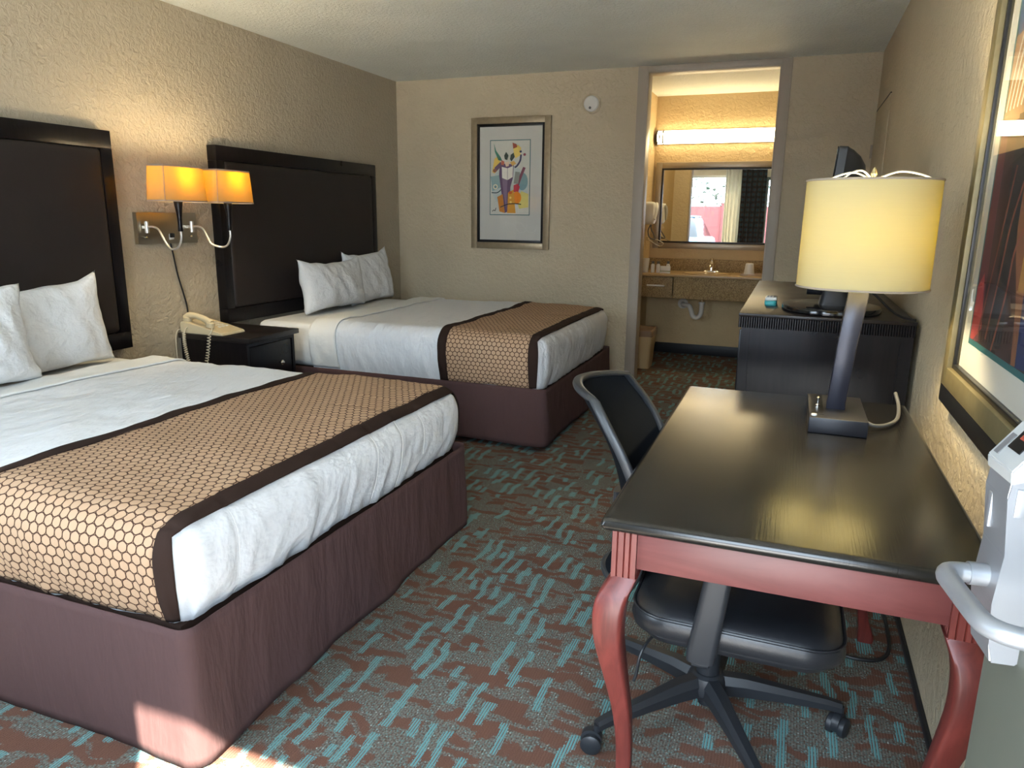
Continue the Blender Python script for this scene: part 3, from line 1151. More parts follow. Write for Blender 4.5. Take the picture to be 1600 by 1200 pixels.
b = B()
coil(b, [(0.075, 3.187, NZ + 0.005), (0.085, 3.178, NZ - 0.07), (0.105, 3.176, NZ - 0.16), (0.15, 3.172, NZ - 0.24), (0.21, 3.172, NZ - 0.22), (0.245, 3.178, NZ - 0.12), (0.26, 3.190, NZ + 0.004)], 0.0085, 44, 0.0030)
tube(b, spline([(0.075, 3.187, NZ + 0.005), (0.075, 3.205, NZ + 0.03), (0.08, 3.216, NZ + 0.035)], 5), 0.0028, 6)
tube(b, spline([(0.26, 3.190, NZ + 0.004), (0.265, 3.208, NZ + 0.03), (0.255, 3.222, NZ + 0.045)], 5), 0.0028, 6)
obj('coiled_cord', b, M_cordw, ph, kind=None)
b = B()
tube(b, spline([(0.024, 3.222, NZ + 0.02), (0.015, 3.20, NZ + 0.012), (0.012, 3.185, NZ - 0.05), (0.016, 3.18, NZ - 0.25), (0.02, 3.17, 0.02)], 6), 0.0032, 8)
obj('line_cord', b, M_cordw, ph)

# ================================================================== wall sconce
sc = thing('wall_sconce', 'brushed nickel double swing arm wall lamp with two lit shades', 'wall lamp', (0.015, 3.19, 1.147))
obj('wall_plate', bx(0.001, 0.030, 2.980, 3.402, 1.147, 1.318, 0.003), M_nickel, sc)
outl = obj('outlet', bx(0.030, 0.033, 3.188, 3.222, 1.168, 1.200, 0.001), M_white_pl, sc)
obj('outlet_socket', bx(0.033, 0.042, 3.190, 3.220, 1.180, 1.204, 0.003), M_black, outl, label='black plug in the outlet')


def sconce_arm(yb, ys, xs):
    arm = B()
    box(arm, 0.030, 0.050, yb - 0.006, yb + 0.006, 1.232, 1.246)
    tube(arm, [(0.058, yb, 1.208), (0.058, yb, 1.270)], 0.011, 14)
    pts = [(0.066, yb, 1.241), (0.11, yb - 0.002, 1.241), (0.15, yb - 0.008, 1.226), (0.185, yb - 0.015, 1.180), (0.215, yb - 0.02, 1.145), (0.255, ys, 1.128), (0.30, ys, 1.140), (xs, ys, 1.185), (xs, ys, 1.235)]
    tube(arm, spline(pts, 6), 0.0055, 10)
    a = obj('swing_arm', arm, M_satin, sc)
    b = B()
    lathe(b, [(0.011, 1.222), (0.013, 1.226), (0.0115, 1.25), (0.012, 1.29), (0.017, 1.335), (0.023, 1.372), (0.021, 1.378)], (xs, ys, 0), 20)
    obj('spindle', b, M_espresso, a, label='dark tapered spindle')
    b = B()
    lathe(b, [(0.018, 1.372), (0.020, 1.376), (0.020, 1.405), (0.014, 1.41)], (xs, ys, 0), 16)
    obj('socket', b, M_white_pl, a)
    # shade, oblong with soft corners, a little wider below
    z0, z1 = 1.372, 1.552
    b = B()
    n = 48
    prof = []
    for z, s in ((z0, 1.05), (z0 + 0.09, 1.0), (z1, 0.95)):
        prof.append([Vector((xs + p * s, ys + q * s, z)) for p, q in sellipse(0.074, 0.148, n, 4.5)])
    inner = [[Vector((xs + (p.x - xs) * 0.975, ys + (p.y - ys) * 0.985, p.z)) for p in r] for r in prof]
    R1 = loft(b, prof, cap0=False, cap1=False)
    R2 = loft(b, inner, cap0=False, cap1=False)
    sh = obj('lamp_shade', b, M_shade, sc, angle=50, norm=False)
    for z, s in ((z0 + 0.004, 1.053), (z1 - 0.004, 0.953)):
        b = B()
        ring = [Vector((xs + p * s, ys + q * s, z)) for p, q in sellipse(0.074, 0.148, n, 4.5)]
        for k in range(n):
            p, q = ring[k], ring[(k + 1) % n]
            c = Vector((xs, ys, z))
            o1, o2 = (p - c) * 1.006 + c, (q - c) * 1.006 + c
            i1, i2 = (p - c) * 0.98 + c, (q - c) * 0.98 + c
            dz = Vector((0, 0, 0.004))
            for quad in ((o1 - dz, o2 - dz, o2 + dz, o1 + dz), (i1 - dz, i1 + dz, i2 + dz, i2 - dz), (o1 + dz, o2 + dz, i2 + dz, i1 + dz), (o1 - dz, i1 - dz, i2 - dz, o2 - dz)):
                b.faces.new([b.verts.new(v) for v in quad])
        bmesh.ops.remove_doubles(b, verts=b.verts[:], dist=1e-5)
        obj('shade_rim', b, M_shade_rim, sh)
    b = B()
    tube(b, [(xs + 0.066 * 1.05, ys - 0.146 * 1.03, z0), (xs + 0.066 * 0.955, ys - 0.146 * 0.94, z1)], 0.002, 6)
    obj('shade_seam', b, M_shade_rim, sh)
    b = B()
    tube(b, [(0.03, yb + 0.003, 1.185), (0.046, yb + 0.003, 1.185)], 0.003, 8)
    lathe(b, [(0.002, -0.008), (0.006, 0), (0.002, 0.008)], (0.05, yb, 1.185), 10, Matrix.Rotation(math.radians(90), 3, 'X'))
    obj('switch', b, M_chrome, sc)
    l = bpy.data.lights.new('sconce_bulb', 'POINT')
    l.energy = 5.4
    l.color = (1.0, 0.82, 0.52)
    l.shadow_soft_size = 0.028
    o = bpy.data.objects.new('sconce_bulb', l)
    o.location = (xs, ys, 1.512)
    COL.objects.link(o)


sconce_arm(3.017, 2.985, 0.325)
sconce_arm(3.335, 3.345, 0.325)
b = B()
tube(b, spline([(0.008, 3.215, 1.150), (0.012, 3.225, 1.08), (0.010, 3.245, 0.97), (0.012, 3.275, 0.85), (0.012, 3.292, 0.77), (0.010, 3.295, 0.66)], 6), 0.0045, 8)
obj('power_cord', b, M_cordb, sc, label='black power cord')

# ================================================================== desk
dk = thing('writing_desk', 'black topped mahogany writing desk with cabriole legs along the right wall', 'desk', (3.372, 1.805, 0))
TX0, TX1, TY0, TY1, TZ = 3.050, 3.697, 1.217, 2.394, 0.779
b = B()
rings = []
for ins, z in ((0.010, TZ - 0.026), (0.003, TZ - 0.022), (0.0, TZ - 0.014), (0.002, TZ - 0.006), (0.007, TZ - 0.001), (0.012, TZ)):
    rings.append([Vector(((TX0 + TX1) / 2 + p, (TY0 + TY1) / 2 + q, z)) for p, q in rrect(TX1 - TX0 - 2 * ins, TY1 - TY0 - 2 * ins, 0.008, 3)])
loft(b, rings)
obj('desk_top', b, M_desktop, dk, angle=40)
AX0, AX1, AY0, AY1 = 3.070, 3.677, 1.240, 2.371
pw = 0.046
zap = 0.674
obj('apron', bx(AX0 + pw, AX1 - pw, AY0 + 0.008, AY0 + 0.028, zap, TZ - 0.026, 0.001), M_mahog_h, dk)
obj('apron', bx(AX0 + pw, AX1 - pw, AY1 - 0.028, AY1 - 0.008, zap, TZ - 0.026, 0.001), M_mahog_h, dk)
obj('apron', bx(AX0 + 0.008, AX0 + 0.028, AY0 + pw, AY1 - pw, zap + 0.03, TZ - 0.026, 0.001), M_mahog_h, dk)
obj('apron', bx(AX1 - 0.028, AX1 - 0.008, AY0 + pw, AY1 - pw, zap, TZ - 0.026, 0.001), M_mahog_h, dk)


def desk_leg(cx, cy, sx, sy):
    b = B()
    # fluted post
    zt, zb = TZ - 0.026, 0.652
    hw = pw / 2
    outline = []
    fl = [(-1.0, 0), (-0.62, 0), (-0.55, -0.004), (-0.48, 0), (-0.05, 0), (0.02, -0.004), (0.09, 0), (0.42, 0), (0.50, -0.004), (0.58, 0), (1.0, 0)]
    for k, (ax, ay, nx, ny) in enumerate(((1, 0, 0, -1), (0, 1, 1, 0), (-1, 0, 0, 1), (0, -1, -1, 0))):
        for t_, d_ in fl[:-1]:
            outline.append((ax * t_ * hw + nx * (hw + d_), ay * t_ * hw + ny * (hw + d_)))
    loft(b, [[Vector((cx + p, cy + q, z)) for p, q in outline] for z in (zb, zt)])
    post = obj('leg', b, M_mahog, dk, angle=30)
    # cabriole
    keys = [(0.656, -0.002, 0.050), (0.64, 0.006, 0.054), (0.615, 0.017, 0.058), (0.58, 0.022, 0.058), (0.53, 0.021, 0.054), (0.48, 0.014, 0.048), (0.42, 0.004, 0.041), (0.34, -0.008, 0.034), (0.25, -0.014, 0.030), (0.16, -0.013, 0.029), (0.09, -0.004, 0.031), (0.045, 0.007, 0.038), (0.018, 0.012, 0.046), (0.0, 0.012, 0.044)]
    ks = spline([(z, o_, w_) for z, o_, w_ in keys], 4)
    b = B()
    rings = []
    for k in ks:
        z, o_, w_ = k
        w_ = max(w_, 0.02)
        rings.append([Vector((cx + sx * o_ + p, cy + sy * o_ + q, max(0.0, z))) for p, q in rrect(w_, w_, w_ * 0.14, 2)])
    loft(b, rings)
    obj('cabriole', b, M_mahog, post, angle=50)


for cx, sx in ((AX0 + pw / 2, -1), (AX1 - pw / 2, 1)):
    for cy, sy in ((AY0 + pw / 2, -1), (AY1 - pw / 2, 1)):
        desk_leg(cx, cy, sx, sy)
# cable on the carpet behind the rear leg
b = B()
tube(b, spline([(3.52, 2.30, 0.006), (3.60, 2.23, 0.006), (3.69, 2.24, 0.006), (3.73, 2.31, 0.006), (3.74, 2.45, 0.006), (3.735, 2.7, 0.006)], 8), 0.006, 8)
tag(obj('power_cable', b, M_cordb), 'black cable lying on the carpet by the rear desk leg', 'cable')

# ================================================================== desk chair
ch = thing('desk_chair', 'black swivel task chair pushed under the desk', 'chair', (3.225, 1.80, 0))
HX, HY = 3.225, 1.80
b = B()
lathe(b, [(0.030, 0.055), (0.036, 0.075), (0.052, 0.080), (0.056, 0.10), (0.046, 0.128), (0.036, 0.135)], (HX, HY, 0), 24)
hub = obj('base_hub', b, M_plastic, ch)
b = B()
tube(b, [(HX, HY, 0.035), (HX, HY, 0.08)], 0.019, 16)
tube(b, [(HX, HY, 0.12), (HX, HY, 0.24)], 0.031, 20)
tube(b, [(HX, HY, 0.24), (HX, HY, 0.37)], 0.024, 20)
obj('gas_lift', b, M_plastic, ch)
A0 = math.atan2(1.54 - HY, 2.973 - HX)
for k in range(5):
    a = A0 + 2 * math.pi * k / 5
    dx, dy = math.cos(a), math.sin(a)
    px, py = -dy, dx
    b = B()
    rings = []
    for s, zc, hw_, hh in ((0.035, 0.104, 0.026, 0.026), (0.10, 0.104, 0.024, 0.024), (0.20, 0.094, 0.019, 0.018), (0.31, 0.082, 0.015, 0.013), (0.345, 0.074, 0.013, 0.012)):
        ring = []
        for p, q in ((-1, -1), (1, -1), (1, 0.2), (0.55, 1), (-0.55, 1), (-1, 0.2)):
            ring.append(Vector((HX + dx * s + px * p * hw_, HY + dy * s + py * p * hw_, zc + q * hh)))
        rings.append(ring)
    loft(b, rings)
    leg = obj('base_leg', b, M_plastic, ch, angle=25)
    cx, cy = HX + dx * 0.345, HY + dy * 0.345
    ca = a + (0.9, 0.5, -0.6, 1.4, 0.3)[k]
    wx, wy = math.cos(ca), math.sin(ca)
    b = B()
    tube(b, [(cx, cy, 0.045), (cx, cy, 0.075)], 0.008, 10)
    ox, oy = cx + wy * 0.012, cy - wx * 0.012
    for sgn in (-1, 1):
        c0 = Vector((ox + wx * 0.008 * sgn, oy + wy * 0.008 * sgn, 0.0265))
        c1 = Vector((ox + wx * 0.025 * sgn, oy + wy * 0.025 * sgn, 0.0265))
        tube(b, [c0, c0.lerp(c1, 0.2), c0.lerp(c1, 0.8), c1], [0.0255, 0.0265, 0.0265, 0.021], 20)
    rings = []
    tube(b, [(ox - wx * 0.009, oy - wy * 0.009, 0.034), (ox + wx * 0.009, oy + wy * 0.009, 0.034)], 0.027, 16)
    obj('caster', b, M_plastic, leg)
# seat
SX0, SX1, SY0, SY1 = 3.062, 3.520, 1.475, 2.02
b = B()
rings = []
for ins, z in ((0.05, 0.375), (0.02, 0.378), (0.012, 0.392), (0.014, 0.398), (0.0, 0.402), (-0.004, 0.42), (0.0, 0.442), (0.010, 0.456), (0.03, 0.464), (0.08, 0.468), (0.16, 0.462)):
    rings.append([Vector(((SX0 + SX1) / 2 + p, (SY0 + SY1) / 2 + q, z - 0.012 * max(0, (p / 0.24)) ** 3 * (1 if z > 0.41 else 0.4))) for p, q in rrect(SX1 - SX0 - 2 * ins, SY1 - SY0 - 2 * ins, max(0.02, 0.085 - ins * 0.4), 6)])
loft(b, rings)
seat = obj('seat', b, M_seat, ch, angle=50)
b = B()
rp = [Vector(((SX0 + SX1) / 2 + p, (SY0 + SY1) / 2 + q, 0.447 - 0.012 * max(0, (p / 0.24)) ** 3)) for p, q in rrect(SX1 - SX0, SY1 - SY0, 0.085, 6)]
tube(b, rp + [rp[0]], 0.0035, 6, caps=False)
obj('seat_piping', b, M_seat, seat)
obj('seat_mechanism', bx(HX - 0.10, HX + 0.12, HY - 0.08, HY + 0.08, 0.345, 0.385, 0.008), M_plastic, ch)
b = B()
tube(b, spline([(HX - 0.05, HY - 0.07, 0.36), (HX - 0.10, HY - 0.20, 0.355), (HX - 0.13, HY - 0.29, 0.34), (HX - 0.14, HY - 0.30, 0.28), (HX - 0.145, HY - 0.30, 0.26)], 5), 0.004, 8)
obj('tilt_lever', b, M_plastic, ch)
# backrest : curved frame with mesh, reclined
YC = 1.83


BACK_PROFILE = spline([(3.015, 0, 0.385), (3.048, 0, 0.46), (3.062, 0, 0.56), (3.042, 0, 0.67), (3.0, 0, 0.77), (2.92, 0, 0.885)], 6)


def back_pt(u, v):
    """u -1..1 across (y), v 0..1 upward"""
    hw_ = 0.205 + 0.012 * math.sin(math.pi * v) - 0.03 * max(0, v - 0.85) / 0.15 - 0.05 * max(0, 0.25 - v) / 0.25
    y = YC + u * hw_
    k = v * (len(BACK_PROFILE) - 1)
    i = min(len(BACK_PROFILE) - 2, int(k))
    pz = BACK_PROFILE[i].lerp(BACK_PROFILE[i + 1], k - i)
    x, z = pz.x, pz.z
    x -= 0.085 * (1 - u * u)
    z += 0.012 * (1 - u * u) * v
    return Vector((x, y, z))


b = B()
grid(b, lambda a, c: back_pt(2 * a - 1, c), 24, 20)
grid(b, lambda a, c: back_pt(2 * a - 1, c) + Vector((-0.004, 0, 0)), 24, 20)
obj('mesh_back', b, M_mesh, ch, angle=180, norm=False)
rim = [back_pt(-1, k / 16) for k in range(17)] + [back_pt(-1 + 2 * k / 20, 1) for k in range(1, 21)] + [back_pt(1, 1 - k / 16) for k in range(1, 17)] + [back_pt(1 - 2 * k / 20, 0) for k in range(1, 20)]
b = B()
# flattened frame: wide in x
R_ = []
for i, p in enumerate(rim):
    nx_ = rim[(i + 1) % len(rim)]
    pv = rim[i - 1]
    tdir = (nx_ - pv).normalized()
    side = tdir.cross(Vector((1, 0, 0))).normalized()
    fx = Vector((1, 0, 0))
    R_.append([p + fx * (0.014 * cx_) + side * (0.008 * cy_) for cx_, cy_ in sellipse(1, 1, 10, 3)])
R_.append(R_[0])
loft(b, R_, cap0=False, cap1=False)
bmesh.ops.remove_doubles(b, verts=b.verts[:], dist=1e-5)
obj('back_frame', b, basic('dark grey plastic', (0.028, 0.031, 0.035, 1), 0.40), ch, angle=60)
b = B()
tube(b, spline([(HX - 0.08, YC, 0.362), (HX - 0.20, YC, 0.358), (HX - 0.262, YC, 0.39), (HX - 0.272, YC, 0.48), (HX - 0.272, YC, 0.60)], 6), 0.028, 12, sq=0.45)
obj('back_support', b, M_plastic, ch)
# arms
for sy_, yn in ((-1, 1.452), (1, 2.05)):
    b = B()
    rings = []
    for z, x, wx_, wy_, yo in ((0.372, 3.232, 0.05, 0.02, 0.02), (0.380, 3.230, 0.060, 0.028, 0.0), (0.40, 3.231, 0.064, 0.030, 0), (0.50, 3.244, 0.060, 0.028, 0), (0.60, 3.256, 0.056, 0.026, 0), (0.64, 3.26, 0.056, 0.024, 0)):
        rings.append([Vector((x + p, yn - sy_ * yo + q, z)) for p, q in rrect(wx_, wy_, wy_ * 0.45, 4)])
    loft(b, rings)
    box(b, 3.21, 3.25, min(yn, YC + sy_ * 0.06), max(yn, YC + sy_ * 0.06), 0.362, 0.376, 0.004)
    arm = obj('armrest', b, M_plastic, ch, angle=50)
    b = B()
    rings = []
    for z, e in ((0.640, 0.006), (0.646, 0), (0.660, 0), (0.666, 0.006)):
        rings.append([Vector((3.235 + p, yn + q, z)) for p, q in rrect(0.24 - 2 * e, 0.065 - 2 * e, 0.028 - e, 5)])
    loft(b, rings)
    obj('arm_pad', b, M_plastic, arm)

# ================================================================== dresser
ds = thing('dresser', 'dark dresser with a reeded top edge behind the desk', 'dresser', (3.465, 3.66, 0))
RX0, RX1, RY0, RY1, RZ = 3.165, 3.768, 2.862, 4.47, 0.972
obj('top', bx(RX0, RX1, RY0, RY1, RZ - 0.014, RZ, 0.003), M_espresso_top, ds)
b = B()
# reeded band under the top, ribs all the way round
per = []
pitch = 0.0085
x = RX0 + 0.003
ribs = []
def rib_path(p0, p1, n):
    L = (p1 - p0).length
    k = int(L / pitch)
    t_ = (p1 - p0).normalized()
    out = []
    for i in range(k):
        for f, dpt in ((0.0, -0.003), (0.3, 0.0), (0.7, 0.0)):
            out.append(p0 + t_ * (L * (i + f) / k) + n * dpt)
    return out
z0, z1 = RZ - 0.055, RZ - 0.014
o_ = 0.001
loop = rib_path(V(RX0 + o_, RY0 + o_, 0), V(RX1 - o_, RY0 + o_, 0), V(0, -1, 0)) + rib_path(V(RX1 - o_, RY0 + o_, 0), V(RX1 - o_, RY1 - o_, 0), V(1, 0, 0)) + rib_path(V(RX1 - o_, RY1 - o_, 0), V(RX0 + o_, RY1 - o_, 0), V(0, 1, 0)) + rib_path(V(RX0 + o_, RY1 - o_, 0), V(RX0 + o_, RY0 + o_, 0), V(-1, 0, 0))
loft(b, [[p + V(0, 0, z0) for p in loop], [p + V(0, 0, z1) for p in loop]])
obj('reeded_edge', b, M_espresso, ds, smooth=False)
b = B()
zt = RZ - 0.055
e = 0.012
for ya, yb in ((RY0 + e, RY0 + e + 0.022), (RY1 - e - 0.022, RY1 - e)):
    # frame and recessed panel
    box(b, RX0 + e, RX0 + 0.045, ya, yb, 0, zt)
    box(b, RX1 - 0.045, RX1 - 0.004, ya, yb, 0, zt)
    box(b, RX0 + 0.045, RX1 - 0.045, ya, yb, zt - 0.012, zt)
    box(b, RX0 + 0.045, RX1 - 0.045, ya, yb, 0.05, 0.10)
    box(b, RX0 + 0.045, RX1 - 0.045, ya + 0.007, yb - 0.007, 0.10, zt - 0.012)
box(b, RX1 - 0.02, RX1 - 0.01, RY0 + 0.03, RY1 - 0.03, 0.05, zt)
box(b, RX0 + e, RX1 - 0.02, RY0 + 0.03, RY1 - 0.03, 0.05, 0.07)
obj('body', b, M_espresso, ds)
for i in range(3):
    for j in range(2):
        ya = RY0 + 0.045 + j * 0.765
        za = 0.085 + i * 0.277
        d_ = obj('drawer', bx(RX0 + 0.004, RX1 - 0.06, ya, ya + 0.75, za, za + 0.265, 0.003), M_espresso, ds)
        obj('drawer_pull', bx(RX0 + 0.002, RX0 + 0.008, ya + 0.30, ya + 0.45, za + 0.235, za + 0.25, 0.002), M_nickel, d_)

# television
tv = thing('television', 'black flat screen television on the dresser, seen edge on', 'television', (3.49, 3.08, RZ))
b = B()
rings = []
for s, z in ((0.97, RZ), (1.0, RZ + 0.004), (1.0, RZ + 0.018), (0.985, RZ + 0.023), (0.9, RZ + 0.026)):
    rings.append([Vector((3.492 + p * s, 3.09 + q * s, z)) for p, q in sellipse(0.18, 0.20, 48, 2.3)])
loft(b, rings)
obj('stand_base', b, M_gloss_black, tv)
b = B()
rings = [[Vector((3.50 + p, 3.09 + q, z)) for p, q in rrect(w_, 0.12, 0.02)] for z, w_ in ((RZ + 0.02, 0.11), (RZ + 0.07, 0.09), (RZ + 0.13, 0.08))]
loft(b, rings)
tube(b, [(3.40, 3.09, RZ + 0.088), (3.56, 3.09, RZ + 0.088)], 0.028, 20)
obj('stand_neck', b, M_plastic, tv)
TVM = Matrix.Translation((3.432, 3.22, 1.068)) @ Matrix.Rotation(math.radians(-2.6), 4, 'Z') @ Matrix.Rotation(math.radians(4.0), 4, 'Y')
b = B()
# panel: local x depth (screen at -x), y width, z height
rings = []
tw, th = 0.72, 0.505
for x, e in ((0.0, 0.006), (0.003, 0.0), (0.030, 0.0), (0.036, 0.004), (0.050, 0.010), (0.075, 0.028), (0.096, 0.055), (0.106, 0.09), (0.108, 0.13)):
    rings.append([TVM @ Vector((x, p, th / 2 + q)) for p, q in rrect(tw - 2 * e, th - 2 * e, 0.012 + e * 0.2)])
loft(b, rings)
obj('cabinet', b, M_plastic, tv, angle=30)
b = B()
box(b, -0.0008, 0.002, -tw / 2 + 0.028, tw / 2 - 0.028, 0.045, th - 0.028, mtx=TVM)
obj('screen', b, M_dark, tv)
b = B()
for (q0, q1) in ((0.0, 0.028), (th - 0.028, th)):
    box(b, -0.003, 0.001, -tw / 2 + 0.002, tw / 2 - 0.002, q0 + 0.002, q1 - 0.002, 0.001, mtx=TVM)
for (p0, p1) in ((-tw / 2 + 0.002, -tw / 2 + 0.028), (tw / 2 - 0.028, tw / 2 - 0.002)):
    box(b, -0.003, 0.001, p0, p1, 0.028, th - 0.028, 0.001, mtx=TVM)
obj('bezel', b, M_gloss_black, tv)
b = B()
box(b, 0.045, 0.052, -tw / 2 + 0.005, -tw / 2 + 0.02, th - 0.10, th - 0.09, mtx=TVM)
obj('side_port', b, M_black, tv)
b = B()
tube(b, spline([(3.53, 3.10, 1.10), (3.62, 3.06, 1.06), (3.69, 2.98, 1.00), (3.715, 2.92, 0.985), (3.740, 2.885, 0.980), (3.762, 2.87, 0.978)], 6), 0.0045, 8)
obj('power_cord', b, M_cordb, tv)

rm = thing('remote_control', 'small white and teal remote control on the dresser', 'remote', (3.27, 3.16, RZ))
b = B()
rings = [[Vector((3.268 + p * s, 3.20 + q * s, z)) for p, q in rrect(0.048, 0.10, 0.016)] for z, s in ((RZ, 0.9), (RZ + 0.006, 1.0), (RZ + 0.016, 1.0), (RZ + 0.020, 0.92))]
loft(b, rings)
obj('case', b, basic('teal plastic', srgb(70, 170, 172), 0.35), rm)
obj('face_plate', bx(3.245, 3.291, 3.168, 3.250, RZ + 0.0195, RZ + 0.034, 0.005), M_white_pl, rm)
for i in range(4):
    for j in range(3):
        obj('button', bx(3.252 + 0.012 * j, 3.260 + 0.012 * j, 3.172 + 0.018 * i, 3.184 + 0.018 * i, RZ + 0.0335, RZ + 0.036, 0.001), M_steel, rm)

# ================================================================== desk lamp
lm = thing('table_lamp', 'lit desk lamp with cream drum shade and dark curved stem', 'lamp', (3.485, 2.10, TZ))
M_lampbase = basic('dark bronze', (0.014, 0.014, 0.018, 1), 0.4, 0.1)
base = obj('base', bx(3.415, 3.556, 1.965, 2.245, TZ, TZ + 0.042, 0.003), M_lampbase, lm)
b = B()
rings = []
for z, x, y, w_ in ((TZ + 0.040, 3.483, 2.085, 0.048), (TZ + 0.06, 3.482, 2.080, 0.047), (TZ + 0.14, 3.487, 2.070, 0.047), (TZ + 0.22, 3.492, 2.070, 0.048), (TZ + 0.28, 3.498, 2.075, 0.049), (TZ + 0.32, 3.503, 2.082, 0.050), (TZ + 0.345, 3.506, 2.092, 0.050), (TZ + 0.375, 3.508, 2.10, 0.048)):
    rings.append([Vector((x + p, y + q, z)) for p, q in rrect(w_, 0.018, 0.003, 2)])
loft(b, rings)
obj('stem', b, basic('brushed bronze', (0.028, 0.028, 0.040, 1), 0.33, 0.35, var=0.1, aniso=(30, 30, 1)), lm, angle=60)
b = B()
tube(b, [(3.508, 2.10, TZ + 0.37), (3.508, 2.10, TZ + 0.42)], 0.018, 14)
obj('socket', b, M_brass, lm)
SH = (3.510, 2.10)
z0, z1 = 1.146, 1.420
b = B()
n = 72
o1 = [[Vector((SH[0] + p * s, SH[1] + q * s, z)) for p, q in sellipse(0.158, 0.140, n, 2.2)] for z, s in ((z0, 1.0), ((z0 + z1) / 2, 0.995), (z1, 0.99))]
i1 = [[Vector((SH[0] + (p.x - SH[0]) * 0.985, SH[1] + (p.y - SH[1]) * 0.985, p.z)) for p in r] for r in o1]
loft(b, o1, cap0=False, cap1=False)
loft(b, i1, cap0=False, cap1=False)
sh = obj('lamp_shade', b, M_shade_desk, lm, angle=60, norm=False)
for z, s in ((z0 + 0.003, 1.0), (z1 - 0.003, 0.99)):
    b = B()
    pts = [Vector((SH[0] + p * s, SH[1] + q * s, z)) for p, q in sellipse(0.158, 0.140, n, 2.2)]
    tube(b, pts + [pts[0]], 0.0028, 6, caps=False)
    obj('shade_rim', b, M_shade_rim, sh)
b = B()
for ang in (0.0, math.radians(130), math.radians(230)):
    dx, dy = math.cos(ang + 0.15) * 0.150, math.sin(ang + 0.15) * 0.132
    tube(b, spline([(SH[0] + dx, SH[1] + dy, z1 - 0.004), (SH[0] + dx * 0.75, SH[1] + dy * 0.75, z1 + 0.012), (SH[0] + dx * 0.42, SH[1] + dy * 0.42, z1 + 0.020), (SH[0] + dx * 0.15, SH[1] + dy * 0.15, z1 + 0.008), (SH[0], SH[1], z1 - 0.004)], 6), 0.0022, 8)
obj('spider', b, M_white_pl, lm, label='white wire fitter above the shade')
b = B()
lathe(b, [(0.006, z1 - 0.006), (0.008, z1 + 0.002), (0.004, z1 + 0.006), (0.008, z1 + 0.014), (0.006, z1 + 0.022), (0.001, z1 + 0.030)], (SH[0], SH[1], 0), 16)
obj('finial', b, M_brass, lm)
plate = obj('control_plate', bx(3.420, 3.452, 2.0, 2.235, TZ + 0.042, TZ + 0.0435, 0.0005), M_black, base)
b = B()
lathe(b, [(0.006, 0), (0.006, 0.006), (0.003, 0.010), (0.003, 0.020), (0.005, 0.026), (0.001, 0.030)], (3.437, 2.075, TZ + 0.0435), 12)
obj('switch', b, M_chrome, base)
b = B()
lathe(b, [(0.007, 0), (0.007, 0.004), (0.0005, 0.005)], (3.427, 1.985, TZ + 0.042), 14)
obj('indicator', b, M_white_pl, base)
b = B()
tube(b, spline([(3.555, 2.06, TZ + 0.02), (3.58, 2.055, TZ + 0.012), (3.615, 2.09, TZ + 0.010), (3.645, 2.16, TZ + 0.012), (3.655, 2.24, TZ + 0.03), (3.650, 2.29, TZ + 0.055)], 6), 0.005, 8)
obj('power_cord', b, M_cordg, lm)
l = bpy.data.lights.new('desk_lamp_bulb', 'POINT')
l.energy = 13.0
l.color = (1.0, 0.82, 0.50)
l.shadow_soft_size = 0.035
o = bpy.data.objects.new('desk_lamp_bulb', l)
o.location = (SH[0] + 0.01, SH[1], 1.285)
COL.objects.link(o)

# ================================================================== pictures
def picture(name, label, origin, ux, uz, nrm_, w, h, fw, lip, matw, fmat, print_fn, depth=0.03, glass=True, teal=0.006, print_rect=None):
    """origin: lower corner on the wall; ux across, uz up, nrm_ away from the wall"""
    ux, uz, nn = Vector(ux), Vector(uz), Vector(nrm_)
    O = Vector(origin)
    Mx = Matrix(((ux.x, uz.x, nn.x, O.x), (ux.y, uz.y, nn.y, O.y), (ux.z, uz.z, nn.z, O.z), (0, 0, 0, 1)))
    p = thing(name, label, 'picture', O + ux * w / 2)

    def pb(a0, a1, b0, b1, d0, d1, bev=0):
        b = B()
        box(b, a0, a1, b0, b1, d0, d1, bev, mtx=Mx)
        return b
    for a in ((0, fw, 0, h), (w - fw, w, 0, h), (fw, w - fw, 0, fw), (fw, w - fw, h - fw, h)):
        obj('frame_rail', pb(a[0], a[1], a[2], a[3], 0.001, depth, 0.002), fmat, p)
    f2 = fw + lip
    for a in ((fw, f2, fw, h - fw), (w - f2, w - fw, fw, h - fw), (f2, w - f2, fw, f2), (f2, w - f2, h - f2, h - fw)):
        obj('inner_lip', pb(a[0], a[1], a[2], a[3], 0.001, depth - 0.012, 0.001), M_black, p)
    obj('mat_board', pb(f2, w - f2, f2, h - f2, 0.001, 0.010), M_mat, p)
    r = print_rect or (f2 + matw, w - f2 - matw, f2 + matw, h - f2 - matw)
    obj('fillet', pb(r[0] - teal, r[1] + teal, r[2] - teal, r[3] + teal, 0.010, 0.0112), M_teal, p)
    print_fn(p, Mx, r)
    if glass:
        b = B()
        vs = [b.verts.new(Mx @ Vector(q)) for q in ((f2, f2, 0.019), (w - f2, f2, 0.019), (w - f2, h - f2, 0.019), (f2, h - f2, 0.019))]
        b.faces.new(vs)
        b.normal_update()
        if b.faces[:][0].normal.dot(nn) < 0:
            b.faces[:][0].normal_flip()
        obj('glass_pane', b, M_glass, p, norm=False, smooth=False)
    return p


